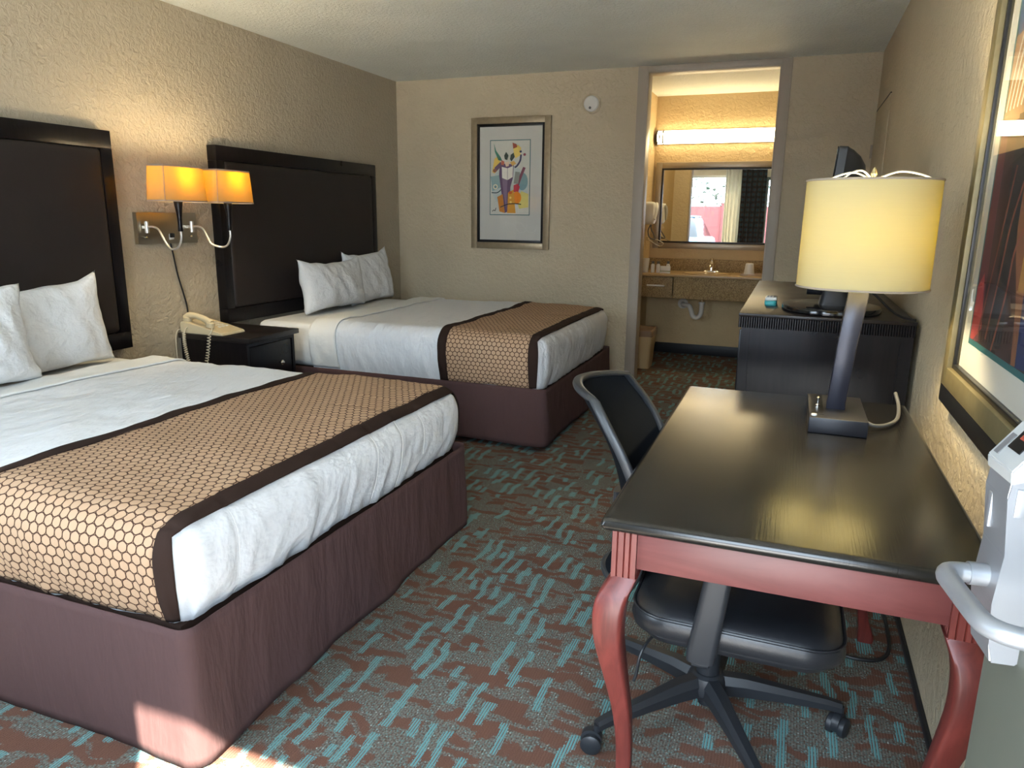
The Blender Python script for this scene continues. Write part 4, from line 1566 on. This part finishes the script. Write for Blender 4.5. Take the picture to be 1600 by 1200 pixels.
def print_mesh(p, Mx, r, shapes, bgcol, name='art_print'):
    """shapes: list of (rgb, [(u,v)...]) u,v in 0..1 with v down"""
    b = B()
    mats = [flat('print ground', *bgcol)]
    cols = {}
    w, h = r[1] - r[0], r[3] - r[2]

    def P(u, v, d):
        return Mx @ Vector((r[0] + w * u, r[3] - h * v, d))
    f = b.faces.new([b.verts.new(P(u, v, 0.0116)) for u, v in ((0, 1), (1, 1), (1, 0), (0, 0))])
    f.material_index = 0
    for i, (c, pts) in enumerate(shapes):
        if c not in cols:
            cols[c] = len(mats)
            mats.append(flat('print ink', *c))
        pts = [(min(1, max(0, u)), min(1, max(0, v))) for u, v in pts]
        try:
            f = b.faces.new([b.verts.new(P(u, v, 0.0118 + 0.00006 * i)) for u, v in pts])
        except ValueError:
            continue
        f.material_index = cols[c]
    nn = (Mx.to_3x3() @ Vector((0, 0, 1)))
    b.normal_update()
    for f in b.faces:
        if f.normal.dot(nn) < 0:
            f.normal_flip()
    return obj(name, b, mats, p, norm=False, smooth=False)


def blob(cx, cy, rx, ry, n=18, rot=0.0, k=0.0):
    out = []
    for i in range(n):
        a = 2 * math.pi * i / n
        r_ = 1 + k * math.sin(3 * a)
        x, y = rx * r_ * math.cos(a), ry * r_ * math.sin(a)
        out.append((cx + x * math.cos(rot) - y * math.sin(rot), cy + x * math.sin(rot) + y * math.cos(rot)))
    return out


def stroke(pts, w):
    P = [Vector((a, c * 1.9, 0)) for a, c in pts]
    P = spline(P, 5)
    L, R = [], []
    for i, p in enumerate(P):
        t_ = (P[min(len(P) - 1, i + 1)] - P[max(0, i - 1)]).normalized()
        n_ = Vector((-t_.y, t_.x, 0))
        L.append(p + n_ * w)
        R.append(p - n_ * w)
    return [(q.x, q.y / 1.9) for q in L + R[::-1]]


def jazz_small(p, Mx, r):
    S = [
        ((196, 206, 204), blob(0.5, 0.62, 0.48, 0.28)),
        ((150, 178, 182), [(0.0, 0.48), (0.25, 0.46), (0.3, 0.62), (0.05, 0.68)]),
        ((126, 160, 168), blob(0.82, 0.55, 0.14, 0.12)),
        ((232, 196, 96), [(0.04, 0.42), (0.10, 0.24), (0.20, 0.20), (0.28, 0.34), (0.10, 0.44)]),
        ((222, 214, 130), [(0.66, 0.78), (0.80, 0.68), (0.98, 0.72), (0.98, 0.90), (0.75, 0.92)]),
        ((72, 140, 120), [(0.08, 0.03), (0.14, 0.13), (0.26, 0.22), (0.30, 0.27), (0.20, 0.26), (0.11, 0.15)]),
        ((98, 74, 112), [(0.24, 0.30), (0.60, 0.32), (0.58, 0.50), (0.52, 0.62), (0.47, 0.96), (0.36, 0.98), (0.28, 0.68), (0.22, 0.46)]),
        ((130, 108, 142), [(0.30, 0.50), (0.44, 0.52), (0.42, 0.94), (0.34, 0.72)]),
        ((112, 84, 110), [(0.10, 0.36), (0.26, 0.28), (0.30, 0.33), (0.12, 0.43)]),
        ((150, 92, 70), blob(0.11, 0.40, 0.05, 0.025)),
        ((206, 110, 92), [(0.28, 0.26), (0.36, 0.28), (0.34, 0.33), (0.27, 0.32)]),
        ((226, 178, 96), [(0.50, 0.29), (0.60, 0.27), (0.66, 0.31), (0.56, 0.34)]),
        ((232, 206, 180), [(0.36, 0.29), (0.48, 0.28), (0.47, 0.34), (0.40, 0.35)]),
        ((44, 66, 62), [(0.40, 0.15), (0.46, 0.20), (0.43, 0.26), (0.37, 0.25), (0.35, 0.20)]),
        ((52, 70, 62), [(0.60, 0.16), (0.62, 0.22), (0.54, 0.28), (0.50, 0.25), (0.52, 0.19)]),
        ((238, 234, 226), [(0.29, 0.35), (0.44, 0.37), (0.58, 0.34), (0.57, 0.49), (0.44, 0.53), (0.30, 0.50)]),
        ((150, 140, 150), stroke([(0.44, 0.37), (0.44, 0.53)], 0.006)),
        ((240, 210, 110), [(0.58, 0.10), (0.70, 0.06), (0.78, 0.10), (0.76, 0.20), (0.64, 0.24), (0.60, 0.18)]),
        ((170, 84, 66), [(0.56, 0.03), (0.66, 0.05), (0.68, 0.09), (0.58, 0.11)]),
        ((60, 60, 96), stroke([(0.78, 0.19), (0.76, 0.27), (0.68, 0.34), (0.62, 0.36)], 0.022)),
        ((60, 60, 96), blob(0.77, 0.15, 0.03, 0.016)),
        ((150, 72, 84), blob(0.87, 0.19, 0.035, 0.018)),
        ((130, 72, 92), stroke([(0.87, 0.36), (0.78, 0.48), (0.70, 0.60)], 0.035)),
        ((140, 146, 140), stroke([(0.70, 0.42), (0.66, 0.58)], 0.06)),
        ((196, 60, 78), [(0.60, 0.60), (0.70, 0.58), (0.76, 0.62), (0.72, 0.70), (0.60, 0.69)]),
        ((236, 140, 40), blob(0.68, 0.77, 0.12, 0.085)),
        ((222, 158, 58), [(0.46, 0.70), (0.60, 0.66), (0.66, 0.98), (0.44, 0.98)]),
        ((206, 130, 46), [(0.18, 0.76), (0.32, 0.72), (0.38, 0.98), (0.24, 0.96)]),
        ((214, 96, 44), blob(0.52, 0.70, 0.045, 0.02)),
        ((248, 214, 120), blob(0.52, 0.77, 0.03, 0.015)),
        ((248, 214, 120), blob(0.53, 0.83, 0.03, 0.015)),
        ((240, 230, 200), blob(0.13, 0.62, 0.06, 0.035)),
        ((120, 150, 156), blob(0.13, 0.62, 0.035, 0.02)),
        ((50, 74, 80), stroke([(0.03, 0.70), (0.18, 0.70), (0.28, 0.66)], 0.012)),
        ((44, 40, 44), stroke([(0.26, 0.90), (0.45, 0.86), (0.64, 0.85), (0.80, 0.86)], 0.012)),
        ((40, 40, 44), stroke([(0.05, 0.96), (0.09, 0.94), (0.12, 0.95), (0.15, 0.91)], 0.008)),
    ]
    print_mesh(p, Mx, r, S, (212, 210, 200))


PX0, PX1, PZ0, PZ1 = 0.722, 1.424, 1.050, 2.115
picture('framed_picture', 'gilt framed colourful jazz print hanging on the far wall', (PX0, D, PZ0), (1, 0, 0), (0, 0, 1), (0, -1, 0),
        PX1 - PX0, PZ1 - PZ0, 0.052, 0.022, 0.10, M_bframe, jazz_small, print_rect=(0.172, 0.520, 0.285, 0.880))


def jazz_large(p, Mx, r):
    S = [
        ((60, 84, 120), blob(0.22, 0.12, 0.34, 0.16)),
        ((96, 120, 150), blob(0.55, 0.08, 0.30, 0.12)),
        ((84, 78, 110), blob(0.35, 0.22, 0.30, 0.10)),
        ((150, 116, 84), [(0.0, 0.24), (0.5, 0.22), (0.55, 0.50), (0.0, 0.52)]),
        ((96, 50, 56), [(0.0, 0.46), (0.40, 0.44), (0.44, 0.95), (0.10, 1.0), (0.0, 1.0)]),
        ((58, 36, 34), [(0.10, 0.48), (0.52, 0.46), (0.60, 1.0), (0.14, 1.0)]),
        ((40, 34, 36), [(0.22, 0.44), (0.40, 0.44), (0.46, 0.98), (0.28, 1.0)]),
        ((160, 60, 60), [(0.0, 0.86), (0.08, 0.82), (0.16, 0.96), (0.05, 1.0), (0.0, 1.0)]),
        ((120, 76, 52), stroke([(0.5, 0.52), (0.48, 0.7), (0.60, 0.86), (0.66, 1.0)], 0.05)),
        ((34, 44, 84), [(0.55, 0.52), (1.0, 0.48), (1.0, 0.98), (0.66, 1.0)]),
        ((54, 120, 124), [(0.80, 0.86), (1.0, 0.78), (1.0, 1.0), (0.78, 1.0)]),
        ((110, 60, 50), stroke([(0.12, 0.98), (0.20, 0.80), (0.26, 0.66), (0.30, 0.56)], 0.010)),
        ((120, 66, 52), stroke([(0.24, 0.98), (0.30, 0.82), (0.34, 0.70), (0.42, 0.60)], 0.010)),
        ((126, 70, 56), stroke([(0.34, 1.0), (0.42, 0.86), (0.44, 0.76), (0.52, 0.70)], 0.010)),
    ]
    for k in range(7):
        S.append(((196, 190, 176), stroke([(0.02 + 0.05 * k, 0.42), (0.06 + 0.055 * k, 0.32), (0.12 + 0.06 * k, 0.22)], 0.008)))
    print_mesh(p, Mx, r, S, (64, 50, 50))


# big picture on the right wall ; across runs towards the camera
big = picture('framed_picture', 'large glazed gold framed print hanging above the desk', (W, 2.245, 0.885), (0, -1, 0), (0, 0, 1), (-1, 0, 0),
              0.92, 1.22, 0.052, 0.012, 0.085, M_gold, jazz_large, depth=0.035, teal=0.015)
obj('black_strip', bx(W - 0.034, W - 0.001, 2.245 - 0.92, 2.245, 0.838, 0.885, 0.001), M_black, big, label='black strip below the gold frame')  # black strip on the wall below the bottom rail only

# smoke alarm
sa = thing('smoke_alarm', 'round white smoke alarm high on the far wall', 'alarm', (1.75, D, 2.115))
b = B()
lathe(b, [(0.074, 0), (0.074, 0.010), (0.070, 0.014), (0.060, 0.016)], (1.75, D, 2.187), 36, Matrix.Rotation(math.radians(90), 3, 'X'))
obj('mounting_ring', b, M_wall, sa)
b = B()
lathe(b, [(0.060, 0.012), (0.060, 0.026), (0.054, 0.034), (0.030, 0.038), (0.0005, 0.039)], (1.75, D, 2.187), 36, Matrix.Rotation(math.radians(90), 3, 'X'))
obj('cover', b, M_white_pl, sa)
b = B()
lathe(b, [(0.010, 0.036), (0.010, 0.041), (0.0005, 0.042)], (1.745, D, 2.155), 16, Matrix.Rotation(math.radians(90), 3, 'X'))
obj('test_button', b, M_cordg, sa)

# ================================================================== vanity
va = thing('vanity_counter', 'brown granite patterned vanity counter with drawer in the alcove', 'vanity', (2.65, 7.0, 0.60))
CZT = 0.822
VR = W
obj('counter_top', bx(VX, VR, 6.70, VY - 0.004, CZT - 0.022, CZT, 0.005), M_counter, va)
obj('apron', bx(2.335, VR, 6.725, 6.745, 0.605, CZT - 0.022, 0.002), M_granite, va)
dv = obj('drawer', bx(VX + 0.004, 2.328, 6.722, 6.745, 0.607, CZT - 0.026, 0.002), M_granite, va)
b = B()
tube(b, spline([(2.10, 6.722, 0.715), (2.105, 6.70, 0.716), (2.13, 6.695, 0.717), (2.22, 6.695, 0.717), (2.245, 6.70, 0.716), (2.25, 6.722, 0.715)], 5), 0.008, 10)
obj('handle', b, M_white_pl, dv, label='white bar handle')
obj('backsplash', bx(VX, VR, VY - 0.024, VY - 0.002, CZT, 0.938, 0.003), M_granite, va)
obj('underside', bx(VX, VR, 6.745, VY - 0.002, 0.625, 0.64), M_granite, va)
b = B()
rings = []
for s, z in ((1.0, CZT + 0.001), (1.0, CZT + 0.006), (0.93, CZT + 0.007), (0.90, CZT + 0.002), (0.75, CZT - 0.010)):
    rings.append([Vector((2.60 + p * s, 6.94 + q * s, z)) for p, q in sellipse(0.22, 0.17, 40)])
loft(b, rings, cap0=False)
obj('sink_bowl', b, M_counter, va)
b = B()
tube(b, [(2.572, 6.98, 0.62), (2.572, 6.98, 0.545)], 0.016, 14)
obj('drain_pipe', b, M_chrome, va)
b = B()
tube(b, spline([(2.572, 6.98, 0.550), (2.572, 6.98, 0.47), (2.560, 6.98, 0.425), (2.530, 6.985, 0.405), (2.495, 6.99, 0.42), (2.475, 7.0, 0.47), (2.455, 7.02, 0.505), (2.42, 7.06, 0.51), (2.385, 7.12, 0.505), (2.36, 7.26, 0.50)], 6), 0.022, 14)
tube(b, [(2.572, 6.98, 0.535), (2.572, 6.98, 0.555)], 0.029, 16)
lathe(b, [(0.05, 0), (0.05, 0.008), (0.03, 0.014)], (2.36, VY, 0.50), 20, Matrix.Rotation(math.radians(90), 3, 'X'))
obj('waste_trap', b, M_pvc, va)

fc = thing('faucet', 'chrome single handle faucet behind the sink', 'faucet', (2.62, 7.15, CZT))
b = B()
rings = [[Vector((2.62 + p * s, 7.15 + q * s, z)) for p, q in sellipse(0.085, 0.028, 28, 2.6)] for s, z in ((1, CZT), (1, CZT + 0.010), (0.8, CZT + 0.018))]
loft(b, rings)
lathe(b, [(0.026, CZT + 0.015), (0.024, CZT + 0.06), (0.020, CZT + 0.075)], (2.62, 7.15, 0), 18)
obj('body', b, M_chrome, fc)
b = B()
tube(b, spline([(2.62, 7.15, CZT + 0.05), (2.62, 7.10, CZT + 0.075), (2.62, 7.04, CZT + 0.07), (2.62, 7.02, CZT + 0.055)], 5), 0.011, 12)
obj('spout', b, M_chrome, fc)
b = B()
lathe(b, [(0.02, CZT + 0.075), (0.022, CZT + 0.085), (0.012, CZT + 0.10), (0.012, CZT + 0.12), (0.018, CZT + 0.13), (0.001, CZT + 0.135)], (2.62, 7.15, 0), 16)
obj('handle', b, M_chrome, fc)

# mirror
mi = thing('vanity_mirror', 'black lipped mirror in a taupe frame above the counter', 'mirror', (2.59, VY, 1.03))
X0, X1, Z0, Z1 = 2.085, 3.105, 1.088, 1.785
fwid = 0.055
for a in ((X0 - fwid, X0, Z0 - fwid, Z1 + fwid), (X1, X1 + fwid, Z0 - fwid, Z1 + fwid), (X0, X1, Z0 - fwid, Z0), (X0, X1, Z1, Z1 + fwid)):
    obj('frame_rail', bx(a[0], a[1], VY - 0.026, VY - 0.001, a[2], a[3], 0.004), basic('taupe silver frame', (0.36, 0.30, 0.22, 1), 0.35, 0.4), mi)
lw = 0.016
for a in ((X0, X0 + lw, Z0, Z1), (X1 - lw, X1, Z0, Z1), (X0 + lw, X1 - lw, Z0, Z0 + lw), (X0 + lw, X1 - lw, Z1 - lw, Z1)):
    obj('inner_lip', bx(a[0], a[1], VY - 0.030, VY - 0.001, a[2], a[3], 0.002), M_black, mi)
obj('mirror_glass', bx(X0 + lw, X1 - lw, VY - 0.012, VY - 0.002, Z0 + lw, Z1 - lw), M_mirror, mi, smooth=False)

# light bar
vl = thing('vanity_light', 'long lit fluorescent bar above the mirror', 'light', (2.62, VY, 2.0))
LX0, LX1 = 2.018, 3.30
zc = 2.068
def half_ring(x, r, y0_=VY, n=16):
    return [Vector((x, y0_ - 0.02 - r * math.sin(math.pi * k / n), zc + r * math.cos(math.pi * k / n))) for k in range(n + 1)]
b = B()
loft(b, [[V(x, VY - 0.001, zc - 0.06), V(x, VY - 0.02, zc - 0.06), V(x, VY - 0.02, zc + 0.06), V(x, VY - 0.001, zc + 0.06)] for x in (LX0, LX1)])
obj('back_plate', b, M_nickel, vl)
b = B()
loft(b, [half_ring(LX0 + 0.006, 0.060), half_ring(LX1 - 0.006, 0.060)])
obj('diffuser', b, M_tubelight, vl)
for xa, xb in ((LX0, LX0 + 0.012), (LX0 + 0.060, LX0 + 0.070), (LX1 - 0.012, LX1), (LX1 - 0.07, LX1 - 0.06)):
    b = B()
    ra = [half_ring(x, r) for x, r in ((xa, 0.058), (xa, 0.066), (xb, 0.066), (xb, 0.058))]
    loft(b, ra, closed=False)
    b.faces.new([b.verts.new(p) for p in half_ring(xa + 0.001, 0.066)])
    obj('end_band', b, M_black, vl)
for xa in (LX0 + 0.012, LX1 - 0.06):
    b = B()
    for s in (1, -1):
        pts = []
        for k in range(11):
            th_ = math.radians(35 + 110 * k / 10)
            f = k / 10 if s > 0 else 1 - k / 10
            pts.append((xa + 0.048 * f, VY - 0.02 - 0.064 * math.sin(th_), zc + 0.064 * math.cos(th_)))
        tube(b, pts, 0.0045, 6)
    obj('cross_brace', b, M_black, vl)

# hair dryer
hd = thing('hair_dryer', 'white wall mounted hair dryer beside the mirror', 'hair dryer', (VX, 7.0, 1.2))
b = B()
rings = []
for x, e in ((VX + 0.001, 0.0), (VX + 0.05, 0.0), (VX + 0.075, 0.008), (VX + 0.088, 0.03)):
    rings.append([Vector((x, 7.0 + p, 1.365 + q)) for p, q in rrect(0.17 - 2 * e, 0.21 - 2 * e, 0.04 - e * 0.5)])
loft(b, rings)
obj('housing', b, M_white_pl, hd)
b = B()
tube(b, spline([(VX + 0.085, 6.94, 1.31), (VX + 0.097, 6.97, 1.37), (VX + 0.097, 7.0, 1.42), (VX + 0.085, 7.04, 1.45)], 5), 0.018, 12)
obj('handset', b, M_white_pl, hd)
b = B()
tube(b, spline([(VX + 0.05, 6.99, 1.262), (VX + 0.03, 6.98, 1.20), (VX + 0.05, 6.97, 1.14), (VX + 0.10, 6.98, 1.125), (VX + 0.085, 7.01, 1.16), (VX + 0.05, 7.02, 1.22), (VX + 0.05, 7.02, 1.262)], 6), 0.006, 8)
obj('cord_loop', b, M_cordg, hd)
ri = thing('towel_ring', 'chrome towel holder under the hair dryer', 'towel holder', (VX, 7.08, 1.06))
b = B()
tube(b, [(VX + 0.001, 7.05, 1.125), (VX + 0.02, 7.05, 1.125)], 0.018, 14)
tube(b, [(VX + 0.02, 7.05, 1.125), (VX + 0.11, 7.05, 1.120)], 0.006, 8)
obj('bracket', b, M_chrome, ri)
b = B()
tube(b, spline([(VX + 0.03, 7.05, 1.12), (VX + 0.08, 7.05, 1.085), (VX + 0.14, 7.05, 1.06), (VX + 0.17, 7.05, 1.085), (VX + 0.11, 7.05, 1.12)], 5), 0.004, 8)
obj('ring', b, M_chrome, ri)


# toiletries on the counter
def cup(name, label, x, y, r0, r1, h, mat, cat, zbase=CZT):
    b = B()
    lathe(b, [(r0, zbase), (r0 + 0.001, zbase + 0.002), (r1, zbase + h), (r1 - 0.002, zbase + h), (r0 - 0.002, zbase + 0.004)], (x, y, 0), 20)
    return tag(obj(name, b, mat), label, cat)


def small_box(name, label, x0, x1, y0, y1, h, mat, cat, bandmat):
    t_ = thing(name, label, cat, ((x0 + x1) / 2, (y0 + y1) / 2, CZT))
    obj('carton', bx(x0, x1, y0, y1, CZT, CZT + h, 0.002), mat, t_)
    obj('print_band', bx(x0 - 0.0006, x1 + 0.0006, y0 - 0.0006, y1 + 0.0006, CZT + h * 0.22, CZT + h * 0.38), bandmat, t_)


M_sage = flat('sage print', 150, 152, 120)
def bottle(label, x, y, h, r):
    t_ = thing('toiletry_bottle', label, 'bottle', (x, y, CZT), 'toiletry bottles on the vanity')
    b = B()
    lathe(b, [(r * 0.95, CZT), (r, CZT + 0.004), (r, CZT + h * 0.68), (r * 0.6, CZT + h * 0.76), (r * 0.55, CZT + h * 0.80)], (x, y, 0), 16)
    obj('bottle_body', b, M_white_pl, t_)
    b = B()
    lathe(b, [(r * 0.72, CZT + h * 0.79), (r * 0.72, CZT + h), (0.0005, CZT + h)], (x, y, 0), 14)
    obj('cap', b, M_cordg, t_)


cup('glass_tumbler', 'pale tumbler by the left end of the vanity', 2.045, 6.86, 0.026, 0.036, 0.13, M_white_pl, 'cup')
bottle('small white toiletry bottle next to the tumbler on the vanity', 2.115, 6.86, 0.105, 0.018)
bottle('small white toiletry bottle next to the soap carton on the vanity', 2.165, 6.86, 0.105, 0.018)
small_box('soap_carton', 'white printed soap carton at the left of the vanity', 2.195, 2.285, 6.80, 6.83, 0.065, M_white_pl, 'carton', M_sage)
bottle('white toiletry bottle behind the soap carton', 2.255, 6.87, 0.108, 0.017)
tr = thing('amenity_tray', 'small tan tray under the upturned cup at the right of the vanity', 'tray', (2.99, 6.93, CZT))
obj('tray_base', bx(2.90, 3.09, 6.85, 7.02, CZT, CZT + 0.006, 0.002), M_counter, tr)
b = B()
for a in ((2.90, 3.09, 6.85, 6.857), (2.90, 3.09, 7.013, 7.02), (2.90, 2.907, 6.857, 7.013), (3.083, 3.09, 6.857, 7.013)):
    box(b, *a, CZT + 0.006, CZT + 0.018, 0.001)
obj('tray_rim', b, M_counter, tr)
b = B()
lathe(b, [(0.048, CZT + 0.006), (0.047, CZT + 0.010), (0.034, CZT + 0.105), (0.030, CZT + 0.108), (0.0005, CZT + 0.108)], (2.975, 6.93, 0), 24)
tag(obj('plastic_cup', b, M_white_pl), 'upturned white cup on the tan tray', 'cup')
small_box('tissue_box', 'tan tissue box at the right end of the vanity', 3.10, 3.22, 7.02, 7.14, 0.13, M_tan_pl, 'box', M_sage)

# waste bin
wb = thing('waste_bin', 'tan plastic waste bin with liner beside the vanity opening', 'bin', (2.13, 6.44, 0))
b = B()
outer = [[Vector((2.125 + p, 6.46 + q, z)) for p, q in rrect(w_, d_, 0.03)] for z, w_, d_ in ((0, 0.175, 0.22), (0.20, 0.20, 0.245), (0.205, 0.205, 0.25), (0.345, 0.222, 0.27))]
inner = [[Vector((2.125 + p, 6.46 + q, z)) for p, q in rrect(w_ - 0.008, d_ - 0.008, 0.028)] for z, w_, d_ in ((0.345, 0.222, 0.27), (0.01, 0.17, 0.215))]
loft(b, outer + inner)
obj('bin_body', b, M_tan_pl, wb)
b = B()
rr = []
for z, e in ((0.29, 0.004), (0.335, 0.006), (0.356, 0.004), (0.350, -0.012), (0.25, -0.016)):
    rr.append([Vector((2.125 + p + 0.003 * noise.noise(Vector((p * 40, q * 40, z * 30))), 6.46 + q, z + 0.006 * noise.noise(Vector((p * 30, q * 30, 0))))) for p, q in rrect(0.218 + 2 * e, 0.266 + 2 * e, 0.03, 6)])
loft(b, rr, cap0=False, cap1=False)
obj('bin_liner', b, basic('brown liner film', (0.25, 0.16, 0.09, 1), 0.35), wb, angle=180)

# ================================================================== outside (seen in the mirror through the window)
struct('ground_outside', bx(-12, 12, -30, FY - 0.17, -0.12, -0.06), basic('pale concrete', (0.60, 0.60, 0.59, 1), 0.9, bump=0.3), 'sunlit parking lot outside', 'ground')
fe = thing('red_wall', 'red boundary wall across the parking lot, seen in the mirror', 'wall', (-2, -12.1, -0.06))
for k in range(9):
    obj('wall_panel', bx(-11 + 2 * k, -9.04 + 2 * k, -12.2, -12.0, -0.06, 1.75, 0.01), flat('red stucco', 96, 44, 42), fe)
for k in range(10):
    obj('wall_pier', bx(-11.14 + 2 * k, -10.9 + 2 * k, -12.25, -11.95, -0.06, 1.85, 0.01), flat('red pier', 84, 38, 36), fe)
M_leaf = basic('hedge leaves', (0.03, 0.05, 0.03, 1), 0.7, var=0.5, vscale=20)
b = B()
for k in range(2600):
    x = random.uniform(-10, 6)
    y = random.uniform(-14.6, -12.8)
    z = random.uniform(0.1, 3.3 + 0.5 * math.sin(x * 1.3))
    a = random.uniform(0, 6.28)
    t_ = random.uniform(-1, 1)
    u_ = V(math.cos(a), math.sin(a), t_ * 0.5).normalized() * random.uniform(0.09, 0.16)
    w_ = V(-math.sin(a), math.cos(a), 0.6).normalized() * 0.08
    c = V(x, y, z)
    b.faces.new([b.verts.new(c - u_), b.verts.new(c + w_), b.verts.new(c + u_), b.verts.new(c - w_)])
hg = obj('hedge', b, M_leaf, smooth=False)
hg['kind'] = 'stuff'
tag(hg, 'leafy hedge behind the red wall', 'hedge')

car = thing('parked_car', 'pale blue car parked outside, seen in the mirror', 'car', (0.35, -5.6, -0.06))
CXc, CYc, G = 0.35, -5.6, -0.06
M_car = basic('pale blue car paint', srgb(96, 124, 146), 0.25, coat=0.6)
b = B()
rings = []
for s, hw_, zb_, zt_ in ((-2.15, 0.70, 0.32, 0.62), (-2.05, 0.82, 0.22, 0.78), (-1.2, 0.88, 0.2, 0.90), (0, 0.90, 0.2, 0.93), (1.2, 0.88, 0.2, 0.95), (2.0, 0.82, 0.24, 0.92), (2.12, 0.72, 0.34, 0.72)):
    rings.append([V(CXc + p, CYc + s, G + (zb_ + zt_) / 2 + q) for p, q in rrect(2 * hw_, zt_ - zb_, 0.10, 4)])
loft(b, rings)
obj('car_body', b, M_car, car)
b = B()
rings = []
for z, hw_, sa_, sb in ((0.90, 0.80, -1.0, 1.65), (1.15, 0.72, -0.65, 1.40), (1.38, 0.62, -0.3, 1.05), (1.42, 0.55, -0.2, 0.95)):
    rings.append([V(CXc + p, CYc + (sa_ + sb) / 2 + q, G + z) for p, q in rrect(2 * hw_, sb - sa_, 0.12, 4)])
loft(b, rings)
obj('car_cabin', b, M_dark, car)
obj('car_roof', bx(CXc - 0.58, CXc + 0.58, CYc - 0.2, CYc + 0.95, G + 1.41, G + 1.45, 0.02), M_car, car)
for sx_ in (-0.86, 0.86):
    for sy_ in (-1.35, 1.3):
        b = B()
        tube(b, [(CXc + sx_ - 0.1, CYc + sy_, G + 0.32), (CXc + sx_ + 0.1, CYc + sy_, G + 0.32)], 0.32, 24)
        wh = obj('wheel', b, M_plastic, car)
        b = B()
        tube(b, [(CXc + sx_ - 0.105, CYc + sy_, G + 0.32), (CXc + sx_ + 0.105, CYc + sy_, G + 0.32)], 0.2, 20)
        obj('hubcap', b, M_steel, wh)
for sx_ in (-0.62, 0.62):
    obj('tail_light', bx(CXc + sx_ - 0.14, CXc + sx_ + 0.14, CYc + 2.04, CYc + 2.13, G + 0.62, G + 0.78, 0.02), flat('red lens', 150, 24, 20), car)
